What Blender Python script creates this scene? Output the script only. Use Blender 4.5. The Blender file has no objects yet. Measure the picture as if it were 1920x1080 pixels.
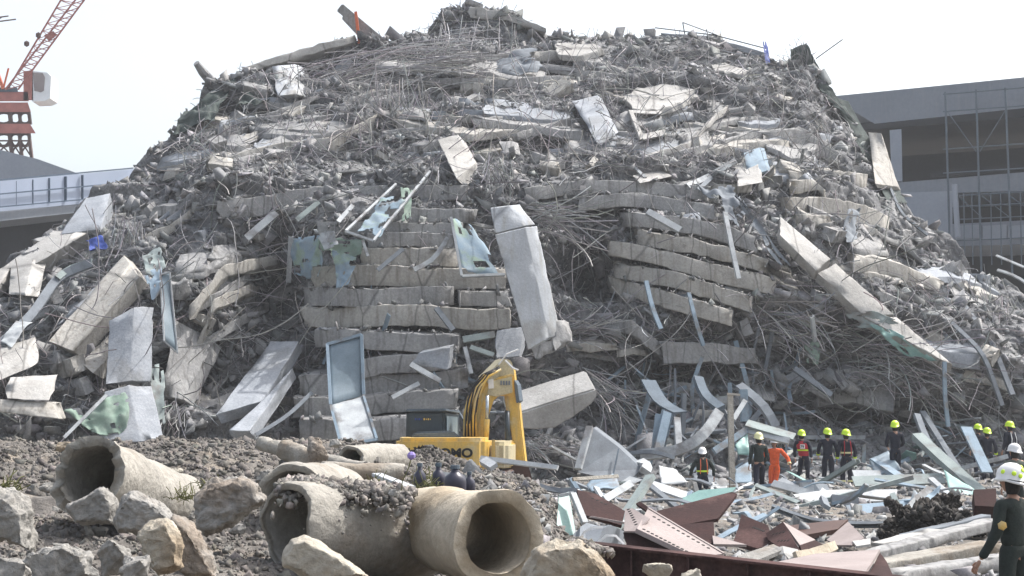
import bpy, bmesh, math, random
import numpy as np
from mathutils import Vector, Matrix
R = math.radians
rng = random.Random(7); nr = np.random.RandomState(11)
SC = bpy.context.scene
COL = SC.collection
# ---------------------------------------------------------------- camera
F = 3045.0; TH = R(4.38); EYE = 2.37
cam = bpy.data.cameras.new('camera'); camo = bpy.data.objects.new('camera', cam); COL.objects.link(camo)
camo.location = (0, 0, EYE); camo.rotation_euler = (R(90) + TH, 0, 0)
cam.sensor_width = 36; cam.lens = F / 1920 * 36; cam.clip_start = .5; cam.clip_end = 8000
SC.camera = camo
# ---------------------------------------------------------------- sky, sun, exposure
SUN_EL, SUN_AZ = R(56), R(62)        # azimuth clockwise from +Y: right and a little behind the pile
w = bpy.data.worlds.new('World'); SC.world = w; w.use_nodes = True
nt = w.node_tree; bg = nt.nodes['Background']
sky = nt.nodes.new('ShaderNodeTexSky'); sky.sky_type = 'NISHITA'; sky.sun_disc = False
sky.sun_elevation = SUN_EL; sky.sun_rotation = SUN_AZ; sky.dust_density = 5; sky.air_density = 1.2
hsv = nt.nodes.new('ShaderNodeHueSaturation'); hsv.inputs['Saturation'].default_value = .55
hsv.inputs['Value'].default_value = 1.0
nt.links.new(sky.outputs[0], hsv.inputs['Color']); nt.links.new(hsv.outputs[0], bg.inputs['Color'])
bg.inputs['Strength'].default_value = .15
sl = bpy.data.lights.new('sun', 'SUN'); sl.energy = 2.45; sl.angle = R(.6); sl.color = (1, .97, .935)
so = bpy.data.objects.new('sun', sl); COL.objects.link(so)
sd = Vector((math.sin(SUN_AZ) * math.cos(SUN_EL), math.cos(SUN_AZ) * math.cos(SUN_EL), math.sin(SUN_EL)))
so.rotation_euler = sd.to_track_quat('Z', 'Y').to_euler(); so.location = (40, 20, 80)
SC.view_settings.view_transform = 'Standard'; SC.view_settings.look = 'None'
SC.view_settings.exposure = 1.0; SC.view_settings.gamma = 1
# ---------------------------------------------------------------- pixel ray -> world at a given distance
CT, ST = math.cos(TH), math.sin(TH)
def P(px, py, Y):
    a = (px - 960) / F; b = (540 - py) / F
    dy = CT - b * ST; dz = ST + b * CT; t = Y / dy
    return Vector((a * t, Y, EYE + dz * t))
def Pn(px, py, Y):
    a = (px - 960) / F; b = (540 - py) / F
    dy = CT - b * ST; dz = ST + b * CT; t = Y / dy
    return np.stack([a * t, Y + 0 * t, EYE + dz * t], -1)
# ---------------------------------------------------------------- noise
def _h(ix, iy, iz, s):
    n = (ix * 374761393 + iy * 668265263 + iz * 2147483647 + s * 974634777) & 0xffffffff
    n = ((n ^ (n >> 13)) * 1274126177) & 0xffffffff
    n = ((n ^ (n >> 16)) * 2246822519) & 0xffffffff
    return ((n ^ (n >> 15)) & 0xffff) / 32767.5 - 1
def noise(p, s=0):
    p = np.asarray(p, float); f = np.floor(p); i = f.astype(np.int64); t = p - f; t = t * t * (3 - 2 * t)
    r = 0
    for dx in (0, 1):
        for dy in (0, 1):
            for dz in (0, 1):
                wgt = (t[..., 0] if dx else 1 - t[..., 0]) * (t[..., 1] if dy else 1 - t[..., 1]) * (t[..., 2] if dz else 1 - t[..., 2])
                r = r + wgt * _h(i[..., 0] + dx, i[..., 1] + dy, i[..., 2] + dz, s)
    return r
def fbm(p, s=0, o=4, g=.5):
    r = 0; a = 1; p = np.asarray(p, float)
    for k in range(o): r = r + a * noise(p * 2.03 ** k + 17.3 * k, s + k); a *= g
    return r
# ---------------------------------------------------------------- materials
ALB = {k: 1 for k in ('machine_yellow', 'neon_yellow', 'orange_cloth', 'red_cloth', 'skin', 'orange_paint', 'crane_red', 'helmet_white', 'helmet_pale_yellow', 'purple_petals')}
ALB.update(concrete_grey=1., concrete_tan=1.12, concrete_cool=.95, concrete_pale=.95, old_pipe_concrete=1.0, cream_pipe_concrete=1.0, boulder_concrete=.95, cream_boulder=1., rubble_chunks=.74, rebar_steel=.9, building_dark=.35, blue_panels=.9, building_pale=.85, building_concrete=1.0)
def mat(name, c1, c2=None, crack=0, rough=.85, metal=0, scale=1.5, bump=.3, bscale=12, fine=.18, tone=False, alpha=1, spec=.3, stain=None, c3=None, trans=0):
    m = bpy.data.materials.new(name); m.use_nodes = True; n = m.node_tree.nodes; L = m.node_tree.links
    b = n['Principled BSDF']; b.inputs['Roughness'].default_value = rough; b.inputs['Metallic'].default_value = metal
    b.inputs['Specular IOR Level'].default_value = spec; b.inputs['Alpha'].default_value = alpha
    if trans: b.inputs['Transmission Weight'].default_value = trans
    k_ = ALB.get(name, .80 if max(c1) > .44 else .72); sc_ = lambda q: tuple(x * k_ for x in q) if q else q
    c1, c2, c3, stain = sc_(c1), sc_(c2 or tuple(x * .75 for x in c1)), sc_(c3), sc_(stain)
    tc = n.new('ShaderNodeTexCoord'); geo = tc.outputs['Object']
    def nz(sc, det=6, ro=.6):
        t = n.new('ShaderNodeTexNoise'); t.inputs['Scale'].default_value = sc; t.inputs['Detail'].default_value = det
        t.inputs['Roughness'].default_value = ro; L.new(geo, t.inputs['Vector']); return t
    def ramp(src, a, bb):
        r = n.new('ShaderNodeMapRange'); r.inputs[1].default_value = a; r.inputs[2].default_value = bb; L.new(src, r.inputs[0]); return r.outputs[0]
    def mix(fac, a, bb, mode='MIX'):
        x = n.new('ShaderNodeMix'); x.data_type = 'RGBA'; x.blend_type = mode
        for k, v in ((0, fac), (6, a), (7, bb)):
            if hasattr(v, 'links'): L.new(v, x.inputs[k])
            else: x.inputs[k].default_value = v if k == 0 else (*v, 1)
        return x.outputs[2]
    c = mix(ramp(nz(scale).outputs[0], .35, .65), c1, c2)
    if c3: c = mix(ramp(nz(scale * .45 + .1).outputs[0], .52, .62), c, c3)
    if stain:
        mp = n.new('ShaderNodeMapping'); mp.inputs['Scale'].default_value = (6, 6, .6); L.new(geo, mp.inputs[0])
        t = n.new('ShaderNodeTexNoise'); t.inputs['Scale'].default_value = 1; t.inputs['Detail'].default_value = 5; L.new(mp.outputs[0], t.inputs['Vector'])
        c = mix(ramp(t.outputs[0], .5, .75), c, stain)
    if crack:
        vo = n.new('ShaderNodeTexVoronoi'); vo.feature = 'DISTANCE_TO_EDGE'; vo.inputs['Scale'].default_value = crack
        wv = n.new('ShaderNodeMapping'); wv.inputs['Scale'].default_value = (1.1, .2, .35); wn = nz(2.2, 3); ad = n.new('ShaderNodeMix'); ad.data_type = 'RGBA'; ad.inputs[0].default_value = .12
        L.new(geo, ad.inputs[6]); L.new(wn.outputs['Color'], ad.inputs[7]); L.new(ad.outputs[2], wv.inputs[0]); L.new(wv.outputs[0], vo.inputs['Vector'])
        c = mix(ramp(vo.outputs[0], .018, .0), c, tuple(x * .6 for x in c2))
    f = nz(bscale * 1.7, 3, .7)
    fr = n.new('ShaderNodeMapRange'); fr.inputs[1].default_value = .3; fr.inputs[2].default_value = .7
    fr.inputs[3].default_value = 1 - fine; fr.inputs[4].default_value = 1 + fine; L.new(f.outputs[0], fr.inputs[0])
    x = n.new('ShaderNodeVectorMath'); x.operation = 'SCALE'; L.new(c, x.inputs[0]); L.new(fr.outputs[0], x.inputs[3]); c = x.outputs[0]
    if tone:
        at = n.new('ShaderNodeAttribute'); at.attribute_name = 'tone'
        x = n.new('ShaderNodeVectorMath'); x.operation = 'MULTIPLY'; L.new(c, x.inputs[0]); L.new(at.outputs['Color'], x.inputs[1]); c = x.outputs[0]
    L.new(c, b.inputs['Base Color'])
    if bump:
        bp = n.new('ShaderNodeBump'); bp.inputs['Strength'].default_value = bump; bp.inputs['Distance'].default_value = .05
        L.new(nz(bscale, 8, .65).outputs[0], bp.inputs['Height']); L.new(bp.outputs[0], b.inputs['Normal'])
    return m
M = {}
M['conc'] = mat('concrete_grey', (.33, .328, .32), (.24, .24, .24), scale=.8, bump=.6, bscale=7, stain=(.17, .165, .16), crack=.55)
M['concwarm'] = mat('concrete_tan', (.37, .355, .325), (.28, .27, .25), scale=.9, bump=.5, bscale=7, stain=(.2, .185, .16), crack=.55)
M['conclight'] = mat('concrete_pale', (.45, .44, .42), (.35, .34, .32), scale=1.1, bump=.5, bscale=8, fine=.14, c3=(.33, .32, .30), crack=.4)
M['concblue'] = mat('concrete_cool', (.33, .35, .38), (.25, .27, .295), scale=1.0, bump=.35, bscale=8, c3=(.24, .25, .26))
M['paint'] = mat('white_wall_paint', (.56, .59, .62), (.45, .475, .505), scale=.9, bump=.35, bscale=9, fine=.1, c3=(.4, .4, .39), stain=(.42, .42, .4), crack=.35)
M['rubble'] = mat('rubble', (.23, .232, .237), (.145, .148, .155), scale=.55, bump=1, bscale=4.5, fine=.45, c3=(.31, .31, .31))
M['chunk'] = mat('rubble_chunks', (.31, .31, .308), (.23, .232, .235), scale=1.2, bump=.4, tone=True)
M['soil'] = mat('soil', (.235, .215, .192), (.155, .142, .128), scale=1.2, bump=1, bscale=8, fine=.35, c3=(.29, .25, .205))
M['clod'] = mat('soil_clods', (.235, .217, .196), (.16, .146, .132), scale=2, bump=.5, tone=True)
M['dark'] = mat('dark_earth', (.035, .03, .026), (.07, .06, .05), scale=4, bump=1, bscale=14, fine=.4)
M['rebar'] = mat('rebar_steel', (.27, .262, .262), (.2, .195, .197), rough=.7, scale=3, bump=0, tone=True)
M['alu'] = mat('aluminium', (.52, .55, .56), (.36, .38, .40), c3=(.27, .265, .26), rough=.8, metal=.0, scale=2, bump=.1, fine=.1, spec=.18)
M['alub'] = mat('aluminium_blue', (.32, .41, .49), (.24, .31, .37), c3=(.25, .25, .25), rough=.8, scale=2, bump=.1, fine=.1, spec=.18)
M['alug'] = mat('aluminium_green', (.37, .43, .42), (.28, .325, .32), c3=(.27, .27, .26), rough=.8, scale=2, bump=.1, fine=.1, spec=.18)
M['alud'] = mat('metal_grey', (.27, .30, .33), (.2, .22, .245), rough=.8, metal=0, scale=2, bump=.1, fine=.1, spec=.18)
M['glass'] = mat('glass_painted_sky', (.24, .31, .36), (.16, .22, .26), rough=.45, scale=1.5, bump=.05, fine=.1, spec=.45)  # pale blue base colour paints the sky reflected in the glass
M['glassg'] = mat('glass_green', (.28, .46, .42), (.2, .36, .33), rough=.45, scale=1.5, bump=.05, fine=.1, spec=.45)
M['film'] = mat('film_blue', (.24, .34, .43), (.30, .37, .41), rough=.8, scale=2.5, bump=.1, fine=.1, c3=(.3, .4, .33))
M['filmg'] = mat('film_green', (.26, .37, .30), (.28, .35, .3), rough=.8, scale=2.5, bump=.1, fine=.1)
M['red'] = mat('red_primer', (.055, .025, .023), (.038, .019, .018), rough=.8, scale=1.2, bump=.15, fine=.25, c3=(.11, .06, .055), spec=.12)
M['pink'] = mat('pale_pink_primer', (.43, .365, .345), (.33, .275, .26), rough=.7, scale=1.2, bump=.15, fine=.08)  # pale pink coat, much lighter than the red primer
M['hole'] = mat('hole_black', (.012, .01, .01), (.01, .01, .01), bump=0, fine=0)
M['pipe'] = mat('old_pipe_concrete', (.36, .34, .30), (.27, .255, .225), scale=1.6, bump=.8, bscale=10, fine=.16, c3=(.22, .185, .145))
M['pipec'] = mat('cream_pipe_concrete', (.48, .42, .33), (.39, .34, .265), scale=1.8, bump=.6, bscale=10, fine=.12, c3=(.34, .28, .2))
M['rock'] = mat('boulder_concrete', (.33, .32, .30), (.24, .23, .21), scale=1.6, bump=.9, bscale=9, fine=.2, c3=(.25, .21, .17))
M['rockc'] = mat('cream_boulder', (.44, .405, .34), (.33, .30, .245), scale=2.2, bump=.9, bscale=9, fine=.2, c3=(.30, .24, .17))
M['yellow'] = mat('machine_yellow', (.64, .40, .07), (.52, .34, .09), rough=.5, scale=3.5, bump=.05, fine=.12, c3=(.52, .42, .22), spec=.4, stain=(.42, .31, .14))
M['cream'] = mat('machine_cream', (.62, .54, .34), (.5, .44, .3), rough=.5, scale=2, bump=.05)
M['cab'] = mat('cab_dark', (.045, .065, .08), (.03, .045, .055), rough=.35, bump=.03, spec=.5)
M['cabg'] = mat('cab_grey', (.16, .2, .24), (.12, .15, .18), rough=.8, bump=.03, spec=.18)
M['black'] = mat('black_rubber', (.015, .015, .015), (.02, .02, .02), rough=.6, bump=.1)
M['chrome'] = mat('chrome', (.6, .66, .7), (.5, .56, .6), rough=.2, metal=.7, bump=0)
M['craner'] = mat('crane_red', (.40, .15, .12), (.3, .11, .09), rough=.6, bump=.05)
M['craned'] = mat('crane_brown', (.12, .065, .05), (.09, .05, .04), rough=.6, bump=.05)
M['orange'] = mat('orange_paint', (.70, .16, .06), (.55, .13, .06), rough=.6, bump=.05)
M['bluewall'] = mat('blue_panels', (.42, .48, .60), (.36, .42, .53), rough=.6, scale=.3, bump=.0, fine=.04)
M['bluegrid'] = mat('grid_steel', (.12, .17, .24), (.09, .13, .19), rough=.6, bump=0)
M['bconc'] = mat('building_concrete', (.22, .24, .27), (.185, .205, .235), scale=.25, bump=.1, bscale=3, fine=.06, stain=(.22, .235, .26))
M['bpale'] = mat('building_pale', (.34, .37, .42), (.3, .33, .38), scale=.25, bump=.1, bscale=3, fine=.05)
M['bshade'] = mat('building_dark', (.055, .06, .07), (.04, .045, .055), scale=.4, bump=.1, bscale=3)  # concrete darkened to near black: interior shade put into the colour
M['net'] = mat('shade_net', (.10, .125, .115), (.06, .075, .07), rough=.9, scale=2, bump=.6, bscale=10)
M['bluecloth'] = mat('blue_tarp', (.05, .10, .42), (.04, .07, .28), rough=.6, scale=4, bump=.4)
M['navy'] = mat('navy_cloth', (.014, .017, .032), (.02, .024, .042), rough=.85, scale=5, bump=.3, bscale=20)
M['dkgreen'] = mat('green_black_cloth', (.02, .03, .028), (.03, .042, .036), rough=.85, scale=5, bump=.3, bscale=20)
M['olive'] = mat('grey_green_cloth', (.15, .17, .14), (.11, .13, .11), rough=.85, scale=5, bump=.3, bscale=20)
M['orangecloth'] = mat('orange_cloth', (.80, .13, .03), (.62, .09, .025), rough=.8, scale=5, bump=.3, bscale=20)
M['redcloth'] = mat('red_cloth', (.45, .03, .04), (.33, .02, .03), rough=.8, scale=5, bump=.3, bscale=20)
M['neon'] = mat('neon_yellow', (.62, .85, .03), (.5, .72, .03), rough=.35, bump=0, fine=.03, spec=.5)
M['whitish'] = mat('dusty_white_sheet', (.58, .6, .6), (.45, .47, .48), rough=.8, scale=2.5, bump=.2, fine=.12)
M['helw'] = mat('helmet_white', (.75, .75, .74), (.66, .66, .65), rough=.3, bump=0, fine=.05, spec=.5)
M['helc'] = mat('helmet_pale_yellow', (.75, .72, .38), (.66, .63, .33), rough=.3, bump=0, fine=.05, spec=.5)
M['skin'] = mat('skin', (.36, .21, .145), (.31, .175, .12), rough=.55, bump=.05, fine=.05)
M['hair'] = mat('black_hair', (.012, .01, .01), (.02, .017, .015), rough=.6, bump=.5, bscale=30)
M['plant'] = mat('dry_grass', (.2, .2, .08), (.14, .15, .06), bump=0)
M['purple'] = mat('purple_petals', (.2, .15, .42), (.3, .25, .5), bump=0)
M['bottle'] = mat('dark_bottle_paint', (.045, .045, .075), (.03, .03, .05), rough=.35, bump=.05, spec=.5)
# ---------------------------------------------------------------- linking helpers
def tag(o, label=None, cat=None, group=None, kind=None):
    if label: o['label'] = label
    if cat: o['category'] = cat
    if group: o['group'] = group
    if kind: o['kind'] = kind
    return o
def mk(name, verts, faces, m, parent=None, label=None, cat=None, group=None, kind=None, smooth=False, mi=None, tone=None):
    me = bpy.data.meshes.new(name)
    verts = np.asarray([tuple(v) for v in verts] if not isinstance(verts, np.ndarray) else verts, float)
    if isinstance(faces, np.ndarray):
        nf, k = faces.shape
        me.vertices.add(len(verts)); me.vertices.foreach_set('co', verts.astype(np.float32).ravel())
        me.loops.add(nf * k); me.loops.foreach_set('vertex_index', faces.astype(np.int32).ravel())
        me.polygons.add(nf); me.polygons.foreach_set('loop_start', np.arange(0, nf * k, k, dtype=np.int32))
        me.update(calc_edges=True)
    else:
        me.from_pydata([tuple(v) for v in verts], [], faces)
    for x in (m if isinstance(m, (list, tuple)) else [m]): me.materials.append(x)
    if mi is not None: me.polygons.foreach_set('material_index', np.asarray(mi, np.int32))
    if smooth: me.polygons.foreach_set('use_smooth', np.ones(len(me.polygons), bool))
    if tone is not None:
        a = me.color_attributes.new('tone', 'FLOAT_COLOR', 'POINT')
        a.data.foreach_set('color', np.concatenate([tone, np.ones((len(tone), 1))], 1).astype(np.float32).ravel())
    me.validate()
    o = bpy.data.objects.new(name, me); COL.objects.link(o)
    if parent: o.parent = parent
    return tag(o, label, cat, group, kind)
def empty(name, loc, label, cat, group=None, rz=0):
    o = bpy.data.objects.new(name, None); COL.objects.link(o); o.location = loc; o.rotation_euler = (0, 0, rz)
    o.empty_display_size = .2
    return tag(o, label, cat, group)
class MB:
    """collects shapes for one mesh"""
    def __init__(s): s.v = []; s.f = []; s.m = []
    def add(s, v, f, mi=0):
        b = len(s.v); s.v += [tuple(x) for x in v]; s.f += [tuple(b + i for i in q) for q in f]; s.m += [mi] * len(f)
    def hexa(s, c, mi=0):
        s.add(c, [(0, 1, 2, 3), (5, 4, 7, 6), (4, 5, 1, 0), (3, 2, 6, 7), (4, 0, 3, 7), (1, 5, 6, 2)], mi)
    def box(s, x0, x1, y0, y1, z0, z1, mi=0):
        s.hexa([(x0, y0, z1), (x1, y0, z1), (x1, y0, z0), (x0, y0, z0), (x0, y1, z1), (x1, y1, z1), (x1, y1, z0), (x0, y1, z0)], mi)
    def bar(s, a, b, w, h=None, mi=0, up=(0, 0, 1)):
        a = Vector(a); b = Vector(b); d = (b - a).normalized(); u = Vector(up)
        if abs(d.dot(u)) > .97: u = Vector((0, 1, 0))
        r = d.cross(u).normalized(); u = r.cross(d); h = h or w; r = r * w / 2; u = u * h / 2
        s.hexa([a - r + u, a + r + u, a + r - u, a - r - u, b - r + u, b + r + u, b + r - u, b - r - u], mi)
    def tube(s, pts, r, n=8, mi=0, caps=True):
        pts = [Vector(p) for p in pts]; rr = r if isinstance(r, (list, tuple)) else [r] * len(pts); b = len(s.v)
        pu = None
        for i, p in enumerate(pts):
            d = (pts[min(i + 1, len(pts) - 1)] - pts[max(i - 1, 0)]).normalized()
            u = pu or (Vector((0, 0, 1)) if abs(d.z) < .9 else Vector((0, 1, 0)))
            e = d.cross(u).normalized(); u = e.cross(d); pu = u
            for k in range(n):
                a = 2 * math.pi * k / n; s.v.append(tuple(p + (e * math.cos(a) + u * math.sin(a)) * rr[i]))
        for i in range(len(pts) - 1):
            for k in range(n):
                s.f.append((b + i * n + k, b + i * n + (k + 1) % n, b + (i + 1) * n + (k + 1) % n, b + (i + 1) * n + k)); s.m.append(mi)
        if caps:
            s.f.append(tuple(b + k for k in range(n))); s.f.append(tuple(b + (len(pts) - 1) * n + k for k in reversed(range(n)))); s.m += [mi, mi]
    def lathe(s, c, prof, n=16, mi=0, axis=None):
        c = Vector(c); b = len(s.v)
        q = Vector((0, 0, 1)).rotation_difference(Vector(axis)) if axis else None
        for r, z in prof:
            for k in range(n):
                a = 2 * math.pi * k / n; p = Vector((r * math.cos(a), r * math.sin(a), z))
                s.v.append(tuple(c + (q @ p if q else p)))
        for i in range(len(prof) - 1):
            for k in range(n):
                s.f.append((b + i * n + k, b + i * n + (k + 1) % n, b + (i + 1) * n + (k + 1) % n, b + (i + 1) * n + k)); s.m.append(mi)
    def prism(s, poly, ext, mi=0):
        n = len(poly); e = Vector(ext); a = [Vector(p) for p in poly]
        s.add(a + [p + e for p in a], [tuple(range(n)), tuple(range(2 * n - 1, n - 1, -1))] + [(i, n + i, n + (i + 1) % n, (i + 1) % n) for i in range(n)], mi)
    def build(s, name, m, parent=None, smooth=False, bevel=0, **k):
        v = s.v
        o = mk(name, v, s.f, m, parent, smooth=smooth, mi=s.m, **k)
        bm = bmesh.new(); bm.from_mesh(o.data)
        bmesh.ops.recalc_face_normals(bm, faces=bm.faces)
        if bevel: bmesh.ops.bevel(bm, geom=[e for e in bm.edges if len(e.link_faces) == 2 and e.calc_face_angle(0) > .5], offset=bevel, segments=2, affect='EDGES', clamp_overlap=True)
        bm.to_mesh(o.data); bm.free()
        return o
_bg = {}
def boxgrid(nx, ny, nz):
    k = (nx, ny, nz)
    if k in _bg: return _bg[k]
    idx = {}; vs = []
    def vid(i, j, l):
        if (i, j, l) not in idx: idx[(i, j, l)] = len(vs); vs.append((i / nx, j / ny, l / nz))
        return idx[(i, j, l)]
    f = []
    for i in range(nx):
        for j in range(ny):
            f.append((vid(i, j, 0), vid(i, j + 1, 0), vid(i + 1, j + 1, 0), vid(i + 1, j, 0)))
            f.append((vid(i, j, nz), vid(i + 1, j, nz), vid(i + 1, j + 1, nz), vid(i, j + 1, nz)))
        for l in range(nz):
            f.append((vid(i, 0, l), vid(i + 1, 0, l), vid(i + 1, 0, l + 1), vid(i, 0, l + 1)))
            f.append((vid(i, ny, l), vid(i, ny, l + 1), vid(i + 1, ny, l + 1), vid(i + 1, ny, l)))
    for j in range(ny):
        for l in range(nz):
            f.append((vid(0, j, l), vid(0, j, l + 1), vid(0, j + 1, l + 1), vid(0, j + 1, l)))
            f.append((vid(nx, j, l), vid(nx, j + 1, l), vid(nx, j + 1, l + 1), vid(nx, j, l + 1)))
    _bg[k] = (np.array(vs), np.array(f)); return _bg[k]
_sd = [0]
def roughen(p, uvw, amp, endamp=0, fr=3.6, chip=.05):
    _sd[0] += 1; s = _sd[0] * 3; off = np.array([s * 1.7, s * .9, s * 2.3])
    d = np.stack([fbm(p * fr + off + 31 * k, k, 3) for k in range(3)], -1) * amp
    c = p.mean(0)
    u, v, w_ = uvw.T
    on = (u < .001) * 1 + (u > .999) + (v < .001) + (v > .999) + (w_ < .001) + (w_ > .999)
    ch = (np.maximum(0, noise(p * 3.1 + off, 9) - .2) * 2.6 + .08) * chip * (on >= 2)
    return p + d, ch, on
def solid(name, fn, dims, m, amp=.03, endamp=.15, seg=.3, chip=.07, sag=0, **k):
    """box grid mapped through fn(uvw); dims in metres along u (length), v (depth), w (down)"""
    nx, ny, nz = [max(1, min(40, int(round(d / seg)))) for d in dims]
    nx = max(nx, 3); ny = max(3, min(ny, 8)); nz = max(4, min(nz, 8))
    g, f = boxgrid(nx, ny, nz)
    g = g.copy()
    for ax_, n_, dm in ((0, nx, dims[0]), (1, ny, dims[1]), (2, nz, dims[2])):
        if n_ < 3: continue
        e_ = min(.6 / n_, .035 / max(dm, .05)); w__ = g[:, ax_]; g[:, ax_] = np.where(abs(w__ - 1 / n_) < 1e-6, e_, np.where(abs(w__ - 1 + 1 / n_) < 1e-6, 1 - e_, w__))
    p = fn(g); q, ch, on = roughen(p, g, amp)
    c = fn(np.stack([g[:, 0], np.full(len(g), .5), np.full(len(g), .5)], -1))
    q = q + (c - q) * np.minimum(.5, ch / np.maximum(.05, np.linalg.norm(c - q, axis=1)))[:, None]
    if endamp:
        ax = fn(np.array([[1, .5, .5]])) - fn(np.array([[0, .5, .5]])); ax = ax / (np.linalg.norm(ax) + 1e-6)
        e0 = (g[:, 0] < .001) * 1.; e1 = (g[:, 0] > .999) * 1.
        nn = (fbm(p * 3.3 + _sd[0], 5, 3) * .8)[:, None] * endamp
        q = q + ax * (nn + endamp * .3) * e0[:, None] - ax * (nn + endamp * .3) * e1[:, None]
    return mk(name, q, f, m, **k)
def hexfn(c):
    c = np.array([tuple(x) for x in c], float)
    def fn(g):
        u, v, w_ = [g[:, i:i + 1] for i in range(3)]
        fr = (c[0] * (1 - u) + c[1] * u) * (1 - w_) + (c[3] * (1 - u) + c[2] * u) * w_
        bk = (c[4] * (1 - u) + c[5] * u) * (1 - w_) + (c[7] * (1 - u) + c[6] * u) * w_
        return fr * (1 - v) + bk * v
    return fn
# ---------------------------------------------------------------- the pile as a surface: pixel column and height -> depth
CRX = [-900, -300, 0, 60, 150, 240, 320, 350, 400, 470, 640, 720, 790, 830, 900, 960, 1030, 1240, 1340, 1440, 1470, 1490, 1510, 1545, 1575, 1640, 1700, 1790, 1860, 1920, 2200, 2800]
CRY = [800, 640, 512, 452, 375, 322, 262, 215, 165, 140, 92, 84, 52, 20, 14, 30, 60, 68, 74, 108, 122, 118, 120, 165, 200, 270, 385, 455, 505, 560, 700, 860]
YBX = [-900, 0, 600, 1000, 1400, 1900, 2800]; YBY = [47, 50.5, 53.5, 54.5, 55.5, 58, 64]
HOL = [(520, 560, 70, 120, 2.6), (1105, 520, 55, 75, 2.2), (1560, 660, 150, 50, 1.2), (420, 700, 110, 80, 1.8), (130, 640, 120, 60, 1.0), (1260, 700, 160, 40, 1.8), (720, 710, 140, 60, .8),
       (640, 300, 110, 30, 1.6), (900, 290, 60, 25, 1.2), (1180, 790, 100, 40, 1.6), (1560, 780, 260, 45, 1.8), (860, 170, 120, 22, 1.6), (1330, 320, 90, 20, 1), (480, 460, 80, 40, 1.0)]
def yb(px): return np.interp(px, YBX, YBY)
def Dp(px, py):
    px = np.asarray(px, float); py = np.asarray(py, float)
    y0 = yb(px); bpy_ = 773 + EYE * F / y0; cr = np.interp(px, CRX, CRY)
    v = np.clip((bpy_ - py) / (bpy_ - cr), 0, 1.0)
    h = (bpy_ - cr) / 55.
    g = np.interp(v, [0, .08, .2, .6, .75, .9, 1], [-.06, .05, .09, .23, .45, .78, 1])
    d = y0 + 1.28 * h * g
    for cx, cy, rx, ry, a in HOL: d = d + 1.35 * a * np.exp(-(((px - cx) / rx) ** 2 + ((py - cy) / ry) ** 2))
    return d
def disp(p, px, py):
    """ledges and lumps, metres towards the camera and up"""
    q = p * np.array([.16, .3, .85]); a = fbm(q, 3, 3) * .75
    a = a + fbm(p * np.array([.5, .6, 1.6]), 8, 3) * .3 + fbm(p * 2.4, 12, 3) * .13
    return a
def S(px, py, off=0.):
    """point on the displaced pile surface"""
    px = np.asarray(px, float); py = np.asarray(py, float)
    p = Pn(px, py, Dp(px, py)); a = disp(p, px, py)
    p = p + np.stack([0 * a, -a, a * .45], -1)
    d = p - np.array([0, 0, EYE]); n = np.linalg.norm(d, axis=-1, keepdims=True)
    return p - d / n * (np.asarray(off)[..., None] if np.ndim(off) else off)
def Q(px, py, off=0.):
    """point seen at that pixel, off metres in front of the undisturbed pile surface"""
    return P(px, py, float(Dp(px, py)) - off)
# pile mesh
NU, NV, NB = 760, 330, 24
uu = np.concatenate([np.linspace(-900, -60, 60), np.linspace(-50, 1970, 640), np.linspace(1990, 2800, 60)])
vv = np.linspace(1, 0, NV)
U, V = np.meshgrid(uu, vv, indexing='ij')
by = 773 + EYE * F / yb(U); cy = np.interp(U, CRX, CRY)
PY = by + 6 + (cy - by - 6) * (1 - V)
PY = by + 6 - (by + 6 - cy) * (1 - V)
fr = S(U, PY)
top = fr[:, -1, :]; back = []
for k in range(1, NB + 1):
    t = k / NB; q = top.copy(); q[:, 1] += 26 * t; q[:, 2] = top[:, 2] * (1 - t * t) - .5 * t
    q[:, 2] += fbm(q * .5, 40, 3) * .5 * (1 - t) - .05; back.append(q)
allp = np.concatenate([fr] + [b[:, None, :] for b in back], 1)
n0, n1 = allp.shape[:2]
ii, jj = np.meshgrid(np.arange(n0 - 1), np.arange(n1 - 1), indexing='ij'); a = (ii * n1 + jj).ravel()
pile = mk('rubble_mound', allp.reshape(-1, 3), np.stack([a, a + n1, a + n1 + 1, a + 1], 1), M['rubble'], kind='structure')
# ---------------------------------------------------------------- ground: one sheet to the horizon
def sst(x, a, b): t = np.clip((x - a) / (b - a), 0, 1); return t * t * (3 - 2 * t)
def G(x, y, fine=True):
    x = np.asarray(x, float); y = np.asarray(y, float)
    rx = [-40, -9, -7.3, -6, -4, -2.9, -2.0, -1.2, -.4, .4, .9, 1.6, 60]
    rz = [1.75, 1.72, 1.83, 1.83, 1.84, 1.80, 1.66, 1.44, 1.32, 1.12, .55, .2, .12]
    xx = x * 28 / np.maximum(y, 8) * .4 + x * .6
    hr = np.interp(xx, rx, rz)
    prof = np.interp(y, [3, 9, 13, 18, 24, 28, 31, 37], [.60, .67, .70, .78, .93, 1, .85, 0])
    low = .12 + np.interp(y, [0, 14, 22, 40], [.35, .35, .12, .05])
    z = np.where(hr * prof > low, hr * prof, low)
    z = z + .25 * np.exp(-((x + 2.2) / 1.2) ** 2 - ((y - 11) / 2) ** 2) * 0
    p = np.stack([x, y, 0 * x], -1); near = sst(-y, -62, -50) * sst(np.abs(x) * -1, -60, -40)
    z = z * near + (fbm(p * .9, 60, 3) * .07 + (fbm(p * 3.1, 63, 4) * .06 if fine else 0)) * near * np.clip(.4 + z, 0, 1.4)
    return z
gx = np.concatenate([-np.geomspace(3000, 16, 26), np.linspace(-15, 22, 371), np.geomspace(23, 3000, 26)])
gy = np.concatenate([[-60, -20, -5], np.linspace(2, 40, 400), np.linspace(40.4, 62, 80), np.geomspace(64, 5000, 30)])
X, Y = np.meshgrid(gx, gy, indexing='ij'); Z = G(X, Y)
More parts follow.
